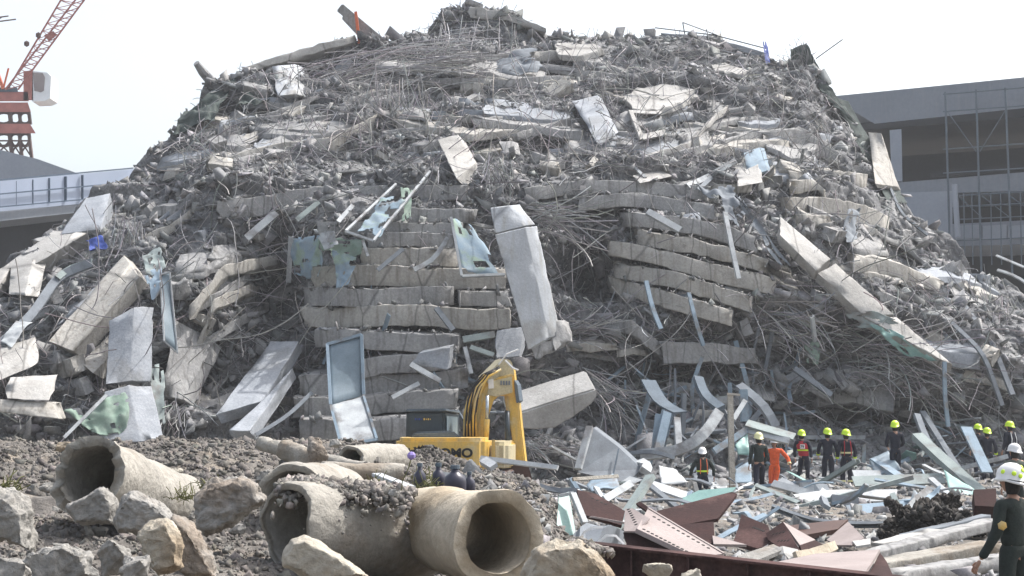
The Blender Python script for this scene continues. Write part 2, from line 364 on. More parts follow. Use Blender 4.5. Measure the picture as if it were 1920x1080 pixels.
n0, n1 = X.shape; ii, jj = np.meshgrid(np.arange(n0 - 1), np.arange(n1 - 1), indexing='ij'); a = (ii * n1 + jj).ravel()
mk('ground', np.stack([X, Y, Z], -1).reshape(-1, 3), np.stack([a, a + n1, a + n1 + 1, a + 1], 1), M['soil'], kind='structure')
def gpt(px, py, y0=7, y1=60):
    """first ground or pile point seen at that pixel"""
    Ys = np.linspace(y0, y1, 500); p = Pn(np.full(500, px), np.full(500, py), Ys)
    d = np.minimum(y1, float(Dp(px, py)))
    hit = np.nonzero((p[:, 2] <= G(p[:, 0], p[:, 1], False)) | (Ys >= d))[0]
    return Vector(p[hit[0]]) if len(hit) else P(px, py, d)
# ---------------------------------------------------------------- chunk shapes
def chunk_shape(seed, flat=1., n=8):
    r = random.Random(seed); bm = bmesh.new()
    for _ in range(n):
        s = [r.choice((-1, 1)) * r.uniform(.5, 1) for _ in range(3)]
        bm.verts.new((s[0], s[1] * r.uniform(.7, 1), s[2] * flat))
    bmesh.ops.convex_hull(bm, input=bm.verts)
    bmesh.ops.delete(bm, geom=[v for v in bm.verts if not v.link_faces], context='VERTS')
    bmesh.ops.triangulate(bm, faces=bm.faces)
    bm.verts.ensure_lookup_table(); bm.verts.index_update()
    v = np.array([x.co[:] for x in bm.verts]); f = np.array([[a.index for a in q.verts] for q in bm.faces]); bm.free()
    return v * .5, f
SOILS = [chunk_shape(s + 20, fl, 10) for s, fl in [(1, .8), (2, .6), (3, .7), (4, .9), (5, .5)]]
ROCKS = [chunk_shape(s, fl, nn_) for s, fl, nn_ in [(1, .7, 8), (2, .7, 9), (3, .4, 8), (4, .25, 8), (5, .6, 7), (6, .16, 8), (7, .5, 8), (8, .3, 9)]]
def rotm(n, tilt=1.):
    a = nr.uniform(0, 6.28, n); b = nr.normal(0, .7 * tilt, n); c = nr.normal(0, .7 * tilt, n)
    ca, sa, cb, sb, cc, sc = np.cos(a), np.sin(a), np.cos(b), np.sin(b), np.cos(c), np.sin(c); z = 0 * a; o = z + 1
    A = np.array([[ca, -sa, z], [sa, ca, z], [z, z, o]]).transpose(2, 0, 1)
    B = np.array([[o, z, z], [z, cb, -sb], [z, sb, cb]]).transpose(2, 0, 1)
    C = np.array([[cc, z, sc], [z, o, z], [-sc, z, cc]]).transpose(2, 0, 1)
    return A @ B @ C
def chunks(name, pos, size, m, label, cat='rubble', lo=.6, hi=1.5, tint=.02, stretch=.75):
    SHAPES = SOILS if m is M['clod'] else ROCKS; stretch = .5 if m is M['clod'] else stretch
    n = len(pos); sh = nr.randint(0, len(SHAPES), n); RM = rotm(n); vs, fs, ts = [], [], []; b = 0
    sc = size[:, None] * np.exp(nr.normal(0, stretch * .6, (n, 3))); tn = nr.uniform(lo, hi, (n, 1)) * (1 + nr.normal(0, tint, (n, 3)))
    for k, (v, f) in enumerate(SHAPES):
        ix = np.nonzero(sh == k)[0]
        if not len(ix): continue
        q = np.einsum('nij,nkj->nki', RM[ix], v[None] * sc[ix][:, None, :]) + pos[ix][:, None, :]
        vs.append(q.reshape(-1, 3)); fs.append((f[None] + (b + np.arange(len(ix)) * len(v))[:, None, None]).reshape(-1, 3))
        ts.append(np.repeat(tn[ix], len(v), 0)); b += len(ix) * len(v)
    return mk(name, np.concatenate(vs), np.concatenate(fs), m, tone=np.clip(np.concatenate(ts), .2, 2.5), label=label, cat=cat, kind='stuff')
def rods(name, P0, D, Ln, rad, label, curl=.35, droop=.25, n=9, tone=(.85, 2.2), m=None, gather=None, kind='stuff', cat='rebar', parent=None, sky=5):
    """many bent bars as one tangle"""
    N = len(P0); D = D / np.linalg.norm(D, axis=1, keepdims=True); st = (Ln / (n - 1))[:, None]
    pts = [P0]; d = D.copy(); w_ = nr.normal(0, curl / (n - 1) * 2.2, (N, 3))
    for i in range(n - 1):
        d = d + w_ + nr.normal(0, curl / (n - 1) * .8, (N, 3)); d[:, 2] -= droop / (n - 1); d /= np.linalg.norm(d, axis=1, keepdims=True)
        pts.append(pts[-1] + d * st)
    pts = np.stack(pts, 1)
    qz = (pts[..., 2] - EYE) / pts[..., 1]; qx = pts[..., 0] / pts[..., 1]
    ry = (CT * qz - ST) / (CT + ST * qz); rx_ = qx * (CT - ST * ry) ; sy = 540 - ry * F; sx = 960 + qx * F * (CT - ST * ry) / 1.
    sx = 960 + F * qx / (CT + ST * qz)
    keep = (sy - np.interp(sx, CRX, CRY) > -sky).all(1) | (pts[:, 0, 1] < 40); pts = pts[keep]; N = len(pts)
    rad = np.broadcast_to(np.asarray(rad, float), (len(keep),))[keep] * 1.15; T = np.gradient(pts, axis=1); T /= np.linalg.norm(T, axis=2, keepdims=True) + 1e-9
    up = np.array([.21, .13, .97]); E = np.cross(T, up); E /= np.linalg.norm(E, axis=2, keepdims=True) + 1e-9; H = np.cross(E, T)
    rad = np.broadcast_to(np.asarray(rad, float), (N,))[:, None, None]
    ring = np.stack([pts + (E * math.cos(a) + H * math.sin(a)) * rad for a in (.5, 2.6, 4.7)], 2)  # N,n,3,3
    v = ring.reshape(-1, 3); base = (np.arange(N) * n * 3)[:, None, None]; i = (np.arange(n - 1) * 3)[None, :, None]; k = np.arange(3)[None, None, :]
    k2 = (k + 1) % 3; f = np.stack([base + i + k, base + i + k2, base + i + 3 + k2, base + i + 3 + k], -1).reshape(-1, 4)
    tn = np.repeat(nr.uniform(tone[0], tone[1], (N, 1)) * (1 + nr.normal(0, .04, (N, 3))), n * 3, 0)
    return mk(name, v, f, m or M['rebar'], tone=np.clip(tn, .2, 3), label=label, cat=cat, kind=kind, parent=parent)
# loose rubble over the whole pile, by zones
def inpile(n, x0, x1, y0, y1):
    px = nr.uniform(x0, x1, n * 2); py = nr.uniform(y0, y1, n * 2)
    ok = py > np.interp(px, CRX, CRY) + 2; return px[ok][:n], py[ok][:n]
for nm, n, x0, x1, y0, y1, smin, smax, lab in [
        ('loose_rubble', 17000, -60, 1980, 0, 350, .06, .42, 'small pale grey concrete rubble covering the upper slope of the collapsed building'),
        ('loose_rubble', 14000, -60, 1980, 350, 640, .06, .6, 'small grey concrete rubble between the stacked floor slabs of the middle slope'),
        ('loose_rubble', 12000, -60, 1980, 640, 900, .06, .62, 'small dark grey rubble along the foot of the collapsed building')]:
    px, py = inpile(n, x0, x1, y0, y1); s = smin * (smax / smin) ** (nr.uniform(0, 1, len(px)) ** 2.6)
    chunks(nm, S(px, py, nr.uniform(-.05, .12, len(px))), s, M['chunk'], lab)
# crest crumbs break the outline
px = nr.uniform(330, 1600, 1500); py = np.interp(px, CRX, CRY) + nr.uniform(-3, 8, 1500)
chunks('crest_rubble', S(px, py + 4) + np.array([0, 0, .05]), .1 + .5 * nr.uniform(0, 1, 1500) ** 3, M['chunk'], 'small grey rubble lying along the skyline crest of the pile')
# rebar over the whole pile
for n, x0, x1, y0, y1, ln, cu, dr, lab in [
        (4200, 330, 1560, 20, 330, 1.3, .9, .5, 'thin bent rebar tangled over the upper slope of the pile'),
        (750, 0, 560, 330, 800, 1.3, .9, .6, 'thin bent rebar tangled over the left slope of the pile'),
        (650, 560, 1180, 330, 800, 1.0, .9, .5, 'thin bent rebar caught between the central stacked slabs'),
        (1300, 1180, 1900, 330, 800, 1.2, .9, .7, 'thin bent rebar tangled over the right slope of the pile')]:
    px, py = inpile(n, x0, x1, y0, y1); N = len(px); d = nr.normal(0, 1, (N, 3)) * np.array([1.2, .5, .7]); d[:, 1] -= .5; d[:, 2] -= .1
    rods('rebar_tangle', S(px, py, .05), d, ln * np.exp(nr.normal(0, .5, N)), .008 + .011 * nr.uniform(0, 1, N) ** 2, lab, cu, dr)
# long loops
for n, x0, x1, y0, y1, lab in [(80, 330, 900, 150, 400, 'long looping rebar strands sagging across the upper left slope'), (70, 900, 1600, 60, 400, 'long looping rebar strands sagging across the upper right slope'),
        (70, 0, 620, 400, 800, 'long looping rebar strands hanging over the lower left of the pile'), (80, 950, 1900, 400, 800, 'long looping rebar strands hanging over the lower right of the pile')]:
    px, py = inpile(n, x0, x1, y0, y1); N = len(px); d = nr.normal(0, 1, (N, 3)) * np.array([1.5, .3, .8]); d[:, 1] -= .4
    rods('rebar_loops', S(px, py, .3), d, 3.2 * np.exp(nr.normal(0, .35, N)), .018, lab, 1.1, .9, n=14, tone=(.8, 1.7))
def fan(px, py, n, dirpx, spread, ln, rad=.017, off=.4, droop=.3, lab='', curl=.25, src=.25, tone=(1.0, 2.3), yd=-.35, name='rebar_fan'):
    """bars sprouting from one place towards a picture-plane direction (dx, dz)"""
    n = int(n * .62); p = np.array(Q(px, py, off)); P0 = p + nr.normal(0, src, (n, 3)) * np.array([1, .4, 1])
    d = np.array([dirpx[0], yd, dirpx[1]])[None] + nr.normal(0, spread, (n, 3)) * np.array([1, .6, 1])
    return rods(name, P0, d, ln * nr.uniform(.25, 1.1, n), rad * nr.uniform(.6, 1.3, n), lab, curl * 1.0, droop, n=10, tone=tone)
fan(1075, 620, 90, (1, .18), .28, 2.3, lab='pale rebar fanning right from the foot of the central white column')
fan(1000, 405, 80, (1, .05), .3, 3.0, lab='rebar fanning right from the head of the central white column', off=.6)
fan(930, 320, 110, (.1, -1), .22, 1.5, off=1.6, lab='rebar bunch hanging over the head of the central white column', src=.35, yd=-.1)
fan(1110, 715, 80, (1, -.62), .2, 2.9, off=1.4, lab='pale rebar spraying right from the fallen box beam', droop=.2)
fan(1000, 830, 60, (1, -.1), .35, 2.2, off=1.8, lab='pale rebar mat lying below the fallen box beam')
fan(150, 640, 60, (.9, -.75), .18, 3., off=.9, lab='straight rebar strands spread below the tan beams at left')
fan(250, 440, 120, (-.05, -1), .22, 3.2, off=.9, lab='grey rebar bundle hanging down beside the tall left column', src=.45, yd=0)
fan(735, 200, 150, (0, -1), .3, 2.7, off=.9, lab='rebar curtain hanging from the broken slab in the upper centre', src=.8, yd=-.1)
fan(860, 70, 120, (-.1, -1), .25, 2.2, off=.6, lab='pale rebar strands hanging below the crest of the pile', src=1.4, yd=-.2)
fan(510, 150, 160, (.1, -1), .35, 2.4, off=.8, lab='grey rebar bundle draped over the upper left corner of the pile', src=.8, yd=-.3)
fan(1590, 640, 130, (1, -.12), .22, 3.4, off=.7, lab='rust grey rebar laid in bands below the long pale column', src=.5, curl=.35)
fan(1640, 680, 110, (1, .05), .16, 4.2, off=.9, lab='rebar mat fraying over the lower right slope', src=.6, curl=.4)
fan(1840, 560, 110, (.2, -1), .2, 3.6, off=.8, lab='rebar strands hanging down the right flank of the pile', src=.9, yd=-.1)
fan(1420, 180, 120, (-.3, -.6), .5, 2.0, off=.5, lab='rebar tangle below the right end of the crest', src=1.2)
fan(1330, 90, 60, (-.8, -.5), .25, 2.6, off=.5, lab='pale rebar sweeping left below the antenna rods on the crest', src=.5)
fan(1450, 590, 100, (1, -.35), .25, 2.8, off=.5, lab='rebar strands below the right hand stack of slabs', src=.5)
fan(700, 110, 170, (-.9, -.25), .16, 4.2, off=.6, lab='long streaked rebar mat sweeping left below the crest', src=1.1, curl=.15)
fan(880, 120, 170, (-1, -.02), .08, 4.2, off=.6, lab='flat rebar mat lying along the layered wall under the crest', src=.9, curl=.1)
fan(330, 770, 60, (-.4, -.9), .4, 1.9, off=1.0, lab='thin pale twigs of rebar above the soil ridge', tone=(1.3, 2.2))
fan(1700, 540, 80, (.7, -.7), .35, 2.0, off=.5, lab='rebar tuft between the broken slabs at far right')
fan(1880, 610, 70, (-.2, -.9), .5, 2.4, off=.7, lab='pale curled rebar at the right edge of the pile', curl=1.1, tone=(1.3, 2.2))
# soil clods over the near mound and ridge
def clods(n, x0, x1, y0, y1, s0, s1, m, lab, lo=.6, hi=1.5, nm='soil_clods'):
    x = nr.uniform(x0, x1, n); y = nr.uniform(y0, y1, n)
    s = s0 * (s1 / s0) ** (nr.uniform(0, 1, n) ** 2.6)
    z = G(x, y); chunks(nm, np.stack([x, y, z + s * .03], -1), s, m, lab, cat='soil' if nm == 'soil_clods' else 'rubble', lo=lo, hi=hi)
clods(80000, -10.5, 1.2, 17, 31, .015, .12, M['clod'], 'dark brown soil clods heaped along the ridge in front of the excavator', lo=.7, hi=1.2)
clods(60000, -4.5, .8, 7.5, 17, .006, .075, M['clod'], 'brown crumbled soil between the broken concrete pipes', lo=.85, hi=1.3)
clods(15000, -1, 16, 15, 56, .035, .28, M['chunk'], 'pale broken concrete bits scattered around the rescue workers', lo=.6, hi=1.6, nm='ground_rubble')
clods(2500, .5, 7, 14, 36, .03, .25, M['chunk'], 'small grey rubble between the red steel girders', lo=.6, hi=1.5, nm='ground_rubble')
# ---------------------------------------------------------------- slabs and beams of the collapsed floors
def slab(pts, th, label, group=None, m='conc', off=.5, depth=3.0, name='floor_slab', tilt=.12, amp=.05, endamp=.25, seg=.28, thr=None, lean=0, chip=.05, cat='concrete slab', fold=0):
    """broken floor slab: pts is the top front edge in pixels, th thickness in px, depth runs back into the pile"""
    th *= 1.09 if group == CST else (1.04 if group == RST else 1.0); thr = thr * 1.04 if thr and group == RST else thr
    w0 = [np.array(Q(x, y, off)) for x, y in pts]; sc = F / w0[0][1]; T = th / sc; T2 = (thr or th) / sc
    w_ = np.array(w0); L = np.concatenate([[0], np.cumsum(np.linalg.norm(np.diff(w_, axis=0), axis=1))]); tot = L[-1]; L = L / tot
    def fn(g):
        u = g[:, 0]; top = np.stack([np.interp(u, L, w_[:, k]) for k in range(3)], -1)
        t = T * (1 - u) + T2 * u
        q = top + np.stack([0 * u, g[:, 1] * depth + lean * g[:, 2] * t, g[:, 1] * depth * tilt - g[:, 2] * t], -1)
        return q
    if group in (CST, RST):
        u_ = nr.uniform(0, 1, int(tot * 9)); q_ = np.stack([np.interp(u_, L, w_[:, k]) for k in range(3)], -1); q_[:, 1] += nr.uniform(-.08, .3, len(u_)); q_[:, 2] += nr.uniform(-.02, .1, len(u_)); EDGE.append(q_)
    sd_ = _sd[0] * 1.7; fn0 = fn
    def fn(g):
        q = fn0(g); a_ = np.stack([q[:, 0] * .55 + sd_, 0 * q[:, 0], 0 * q[:, 0]], -1); q[:, 2] += noise(a_, 3) * .06; q[:, 1] += noise(a_ * 1.7, 4) * .12; return q
    return solid(name, fn, (tot, depth, T * 1.0), M[m], amp=amp, endamp=endamp, seg=seg, chip=chip, label=label, cat=cat, group=group)
EDGE = []; RST = 'pancaked floor slabs tilted down at right of the white column'
CST = 'pancaked floor slabs stacked behind the excavator'
for i, (pts, th, m, lab, off, fx) in enumerate([
    ([(405, 378), (600, 350), (745, 347)], 33, 'conc', 'long grey slab forming the top left edge of the central stack, left of the tilted window frame', 1.2, {}),
    ([(745, 349), (880, 345)], 26, 'conc', 'short broken slab right of the tilted window frame at the top of the stack', 1.1, {}),
    ([(555, 388), (700, 386), (890, 388)], 25, 'conc', 'thin slab second from the top of the central stack', 1.15, {}),
    ([(595, 412), (760, 414), (870, 416)], 22, 'conc', 'thin slab third from the top, behind the tilted window frame', 1.1, {}),
    ([(690, 437), (770, 434), (860, 440)], 26, 'conc', 'short slab just below the tilted window frame', 1.15, {}),
    ([(675, 466), (800, 466), (860, 468)], 32, 'concwarm', 'tan slab holding the two small hanging strips', 1.2, {}),
    ([(588, 502), (700, 498), (850, 502), (950, 505)], 36, 'concwarm', 'wide tan slab under the crumpled blue window film', 1.3, {}),
    ([(568, 543), (640, 538), (700, 542), (852, 538)], 31, 'conc', 'grey slab with scalloped top ending left of a rubble gap', 1.3, {}),
    ([(858, 545), (955, 545)], 27, 'conc', 'short broken slab touching the central column, right of a rubble gap', 1.25, {}),
    ([(570, 578), (720, 572), (820, 572), (880, 578), (957, 577)], 35, 'concwarm', 'heavy slab over the dark gap in the middle of the stack', 1.4, {}),
    ([(590, 617), (640, 616), (760, 622), (862, 630)], 31, 'conc', 'wavy slab below the dark gap, left of the light box frames', 1.5, {}),
    ([(655, 680), (720, 668), (800, 664), (858, 655)], 33, 'conc', 'slab sagging behind the tall glazed door frame', 1.6, {}),
    ([(560, 705), (700, 704), (800, 698), (880, 690)], 36, 'conc', 'slab behind the leaning door frame, third from the foot of the stack', 1.6, {}),
    ([(548, 748), (700, 742), (860, 730)], 34, 'conc', 'slab just above the dark excavator cab, second from the foot', 1.7, {}),
    ([(560, 790), (700, 788), (860, 772)], 36, 'conc', 'lowest slab of the central stack, beside the dark cab', 1.8, {})]):
    slab(pts, th, lab, CST, m, off, **fx)
RST = 'pancaked floor slabs tilted down at right of the white column'
for pts, th, thr, m, lab, off in [
    ([(985, 352), (1100, 338), (1220, 340), (1330, 352)], 24, 28, 'conc', 'uppermost slab of the right stack, curving under pale rubble', 1.0),
    ([(1085, 372), (1200, 362), (1340, 382)], 24, 28, 'conc', 'second slab of the right stack, below the curved top slab', 1.1),
    ([(1170, 395), (1300, 408), (1416, 440)], 26, 32, 'conc', 'slab passing behind the white tray shaped channel', 1.2),
    ([(1195, 430), (1300, 448), (1440, 486)], 28, 26, 'concwarm', 'fifth slab of the right stack, upper one crossed by the white strip', 1.3),
    ([(1140, 450), (1250, 470), (1350, 498), (1458, 525)], 28, 34, 'concwarm', 'longest slab of the right stack with a square broken right end', 1.4),
    ([(1150, 490), (1280, 516), (1412, 556)], 28, 30, 'concwarm', 'slab above the bottom one of the right stack', 1.45),
    ([(1142, 518), (1260, 550), (1376, 584)], 30, 28, 'concwarm', 'lowest slab of the right stack with two strips hanging from it', 1.5)]:
    slab(pts, th, lab, RST, m, off, thr=thr)
q_ = np.concatenate(EDGE); chunks('crushed_rubble', q_, .05 + .2 * nr.uniform(0, 1, len(q_)) ** 2.5, M['chunk'], 'crushed concrete lumps squeezed between the stacked floor slabs', lo=.6, hi=1.4)
OTH = [
    # pts, th, thr, mat, off, depth, tilt, label
    ([(430, 290), (520, 268), (620, 258), (712, 212)], 24, 42, 'concwarm', .9, 3, .2, 'long tan slab edge sagging across the upper left slope'),
    ([(560, 225), (700, 205)], 22, 26, 'conc', .5, 2, .25, 'broken slab lip above the hanging rebar curtain'),
    ([(885, 222), (1000, 232), (1095, 246)], 17, 17, 'conc', .8, 2.5, .3, 'straight slab edge left of the cool grey panel'),
    ([(800, 130), (950, 150), (1070, 142)], 18, 22, 'conc', .6, 3, .1, 'slab edge under the streaked wall below the crest'),
    ([(1080, 320), (1180, 300), (1290, 280), (1400, 248), (1500, 240), (1572, 285)], 26, 34, 'conc', .8, 3, .25, 'very long curving slab rising to the right over the middle slope'),
    ([(1200, 290), (1290, 268), (1330, 225), (1365, 195)], 12, 12, 'conclight', 1.2, .35, .2, 'thin pale pipe like beam curling up the right slope'),
    ([(1400, 215), (1480, 222), (1530, 235)], 18, 18, 'conc', .6, 1.5, .2, 'small flat slab on the upper right slope'),
    ([(1430, 250), (1500, 240), (1555, 268)], 44, 40, 'conc', .9, 2, .1, 'thick arched slab piece near the right crest'),
    ([(1480, 318), (1560, 318), (1626, 326)], 28, 30, 'concwarm', .8, 2.5, .1, 'straight slab edge facing the standing right building'),
    ([(1480, 338), (1530, 334), (1550, 356)], 26, 16, 'concwarm', .9, 2, .2, 'short cracked slab wedge on the upper right'),
    ([(1470, 372), (1540, 366), (1620, 385), (1668, 405)], 52, 55, 'concwarm', 1.0, 3, .12, 'big sagging beam block with cloth hanging over it'),
    ([(1600, 478), (1660, 486), (1772, 525)], 33, 26, 'concwarm', 1.0, 3.2, .2, 'broad slab with rubble on top at the far right'),
    ([(1650, 540), (1720, 575), (1812, 598)], 22, 26, 'conc', 1.0, 3, .3, 'cool slab with a cracked corner, below the broad far right slab'),
    ([(1690, 640), (1760, 656), (1838, 668)], 26, 28, 'concblue', 1.1, 3.5, .45, 'flat grey slab at the lower end of the long pale column'),
    ([(1240, 640), (1330, 640), (1420, 652)], 44, 30, 'conc', .8, 3, .0, 'shadowed slab hanging above the twisted aluminium debris'),
    ([(1120, 590), (1190, 600), (1250, 650)], 26, 26, 'conc', 1., 2, .0, 'tilted slab piece right of the rebar fan'),
    ([(1250, 716), (1330, 716)], 22, 22, 'conc', 1.2, 2, 0, 'short slab above the standing aluminium posts'),
    ([(1150, 780), (1250, 795)], 22, 24, 'conc', 1.0, 2, 0, 'dark slab behind the grey steel cabinet'),
    ([(1530, 700), (1600, 690), (1680, 705)], 60, 70, 'conc', .5, 2, -.1, 'dark wall piece behind the row of yellow helmets'),
    ([(1230, 348), (1340, 330), (1470, 330)], 20, 24, 'conc', .5, 3, .2, 'rubble covered slab edge above the right stack'),
    ([(285, 390), (390, 372), (420, 380)], 20, 22, 'conc', .6, 2, .2, 'broken slab edge left of the central stack'),
    ([(600, 300), (720, 322), (800, 300)], 16, 18, 'conc', .3, 2, .2, 'half buried slab above the window frames'),
    ([(900, 300), (980, 312), (1060, 300)], 20, 18, 'conc', .6, 2, .2, 'half buried slab right of the pale block'),
    ([(355, 575), (420, 500), (520, 478)], 26, 20, 'concwarm', .9, 1.5, 0, 'curved tan slab arching over the left hollow'),
    ([(330, 700), (372, 640), (400, 560), (470, 530)], 24, 18, 'concwarm', .8, 1.5, 0, 'second curved tan slab inside the left hollow'),
    ([(1490, 400), (1560, 405)], 24, 26, 'concwarm', .9, 2, .1, 'short tan block left of the draped beam'),
    ([(458, 124), (560, 96), (668, 66)], 13, 15, 'conclight', .9, 2.5, -.05, 'long pale slab wedge on the left skyline'),
    ([(880, 12), (950, 20), (1025, 52)], 22, 8, 'conclight', .6, 3, .1, 'pale slab capping the summit of the pile'),
    ([(995, 96), (1100, 92), (1180, 110)], 20, 18, 'conclight', .3, 2.5, .2, 'pale slab edge just under the crest right of the summit'),
    ([(1240, 62), (1330, 66), (1440, 104)], 10, 12, 'concblue', .2, 2, .1, 'thin slab on the crest under the antenna rods')]
for pts, th, thr, m, off, dep, tl, lab in OTH:
    slab(pts, th, lab, None, m, off, dep, thr=thr, tilt=tl, seg=.3)
# unnamed broken edges all over the slopes
def autoslabs(n, x0, x1, y0, y1, l0, l1, t0, t1, sl, lab, grp, sd):
    r = random.Random(sd); k = 0
    while k < n:
        x = r.uniform(x0, x1); y = r.uniform(y0, y1)
        if y < np.interp(x, CRX, CRY) + 30: continue
        k += 1; L = r.uniform(l0, l1); s = r.gauss(sl, .16); c = r.uniform(-.1, .1) * L
        pts = [(x - L / 2, y - s * L / 2), (x, y + c), (x + L / 2, y + s * L / 2)]
        if any(p[1] < np.interp(p[0], CRX, CRY) + 12 for p in pts): continue
        slab(pts, r.uniform(t0, t1), lab, grp, r.choice(['conc', 'conc', 'concwarm', 'concblue']), r.uniform(.1, .5), r.uniform(.8, 2), name='slab_fragment', tilt=r.uniform(.1, .6), seg=.3, amp=.06, endamp=.3, cat='slab fragment')
autoslabs(16, 380, 900, 110, 340, 170, 330, 9, 16, -.06, 'long thin broken floor layer running across the upper left slope', 'long floor layers of the upper left slope', 21)
autoslabs(16, 900, 1540, 110, 340, 170, 330, 9, 16, .02, 'long thin broken floor layer running across the upper right slope', 'long floor layers of the upper right slope', 22)
autoslabs(34, 360, 900, 90, 340, 50, 170, 8, 20, -.12, 'grey broken slab edge poking out of the upper left slope rubble', 'slab fragments of the upper left slope', 1)
autoslabs(34, 900, 1560, 90, 340, 50, 170, 8, 20, -.05, 'grey broken slab edge poking out of the upper right slope rubble', 'slab fragments of the upper right slope', 2)
autoslabs(22, 20, 520, 360, 780, 40, 130, 10, 22, -.5, 'grey broken slab edge poking out of the lower left slope rubble', 'slab fragments of the lower left slope', 3)
autoslabs(24, 1450, 1880, 360, 760, 40, 130, 10, 22, .35, 'grey broken slab edge poking out of the lower right slope rubble', 'slab fragments of the lower right slope', 4)
autoslabs(10, 1060, 1460, 600, 780, 40, 110, 10, 20, .15, 'shadowed slab fragment above the aluminium debris at the foot', 'slab fragments over the aluminium debris', 5)
# hexahedral columns, beams, panels given by the picture corners of their near face and of their far face
def block(name, q, label, m='conclight', ext=(0, 1, 0), off=(1, 1, 1, 1), amp=.02, endamp=.1, seg=.25, chip=.05, cat='concrete block', group=None, parent=None):
    c = [Q(x, y, o) for (x, y), o in zip(q, off)]; e = Vector(ext)
    cc = c + [p + e for p in c]; a = (cc[1] - cc[0]).length; h = (cc[3] - cc[0]).length
    return solid(name, hexfn(cc), (a, e.length, h), M[m], amp=amp, endamp=endamp, seg=seg, chip=chip, label=label, cat=cat, group=group, parent=parent)
# central white column: u runs down the column
def blockv(name, q, label, m='conclight', ext=(0, 1, 0), off=(1, 1, 1, 1), **k):
    (tl, tr, br, bl) = q; return block(name, (tl, bl, br, tr), label, m, ext, (off[0], off[3], off[2], off[1]), **k)
cc_ = empty('concrete_column', Q(970, 600, 3), 'big white painted column leaning in the centre of the pile, rebar at both ends', 'concrete column')
blockv('column_head', [(919, 390), (955, 386), (984, 424), (928, 438)], None, 'paint', (.35, .4, .1), (5.2, 5.2, 5.0, 5.0), parent=cc_, cat=None, seg=.12, chip=.1, amp=.008, endamp=.015)
blockv('column_shaft', [(928, 440), (985, 426), (1030, 632), (990, 656)], None, 'paint', (.4, .42, .08), (5.0, 5.0, 3.4, 3.4), parent=cc_, cat=None, seg=.15, chip=.06, amp=.008, endamp=.015)
blockv('column_foot', [(992, 652), (1034, 634), (1044, 660), (1004, 672)], None, 'conc', (.12, .35, .05), (3.3, 3.3, 3.2, 3.2), parent=cc_, cat=None, seg=.1, amp=.05, chip=.1, endamp=.1)
block('column_stub', [(1034, 604), (1060, 602), (1072, 638), (1040, 655)], None, 'conc', (.1, .5, 0), (3.5, 3.5, 3.3, 3.3), parent=cc_, cat=None, amp=.06, seg=.1, chip=.15)
for o in cc_.children: o.location = -cc_.location
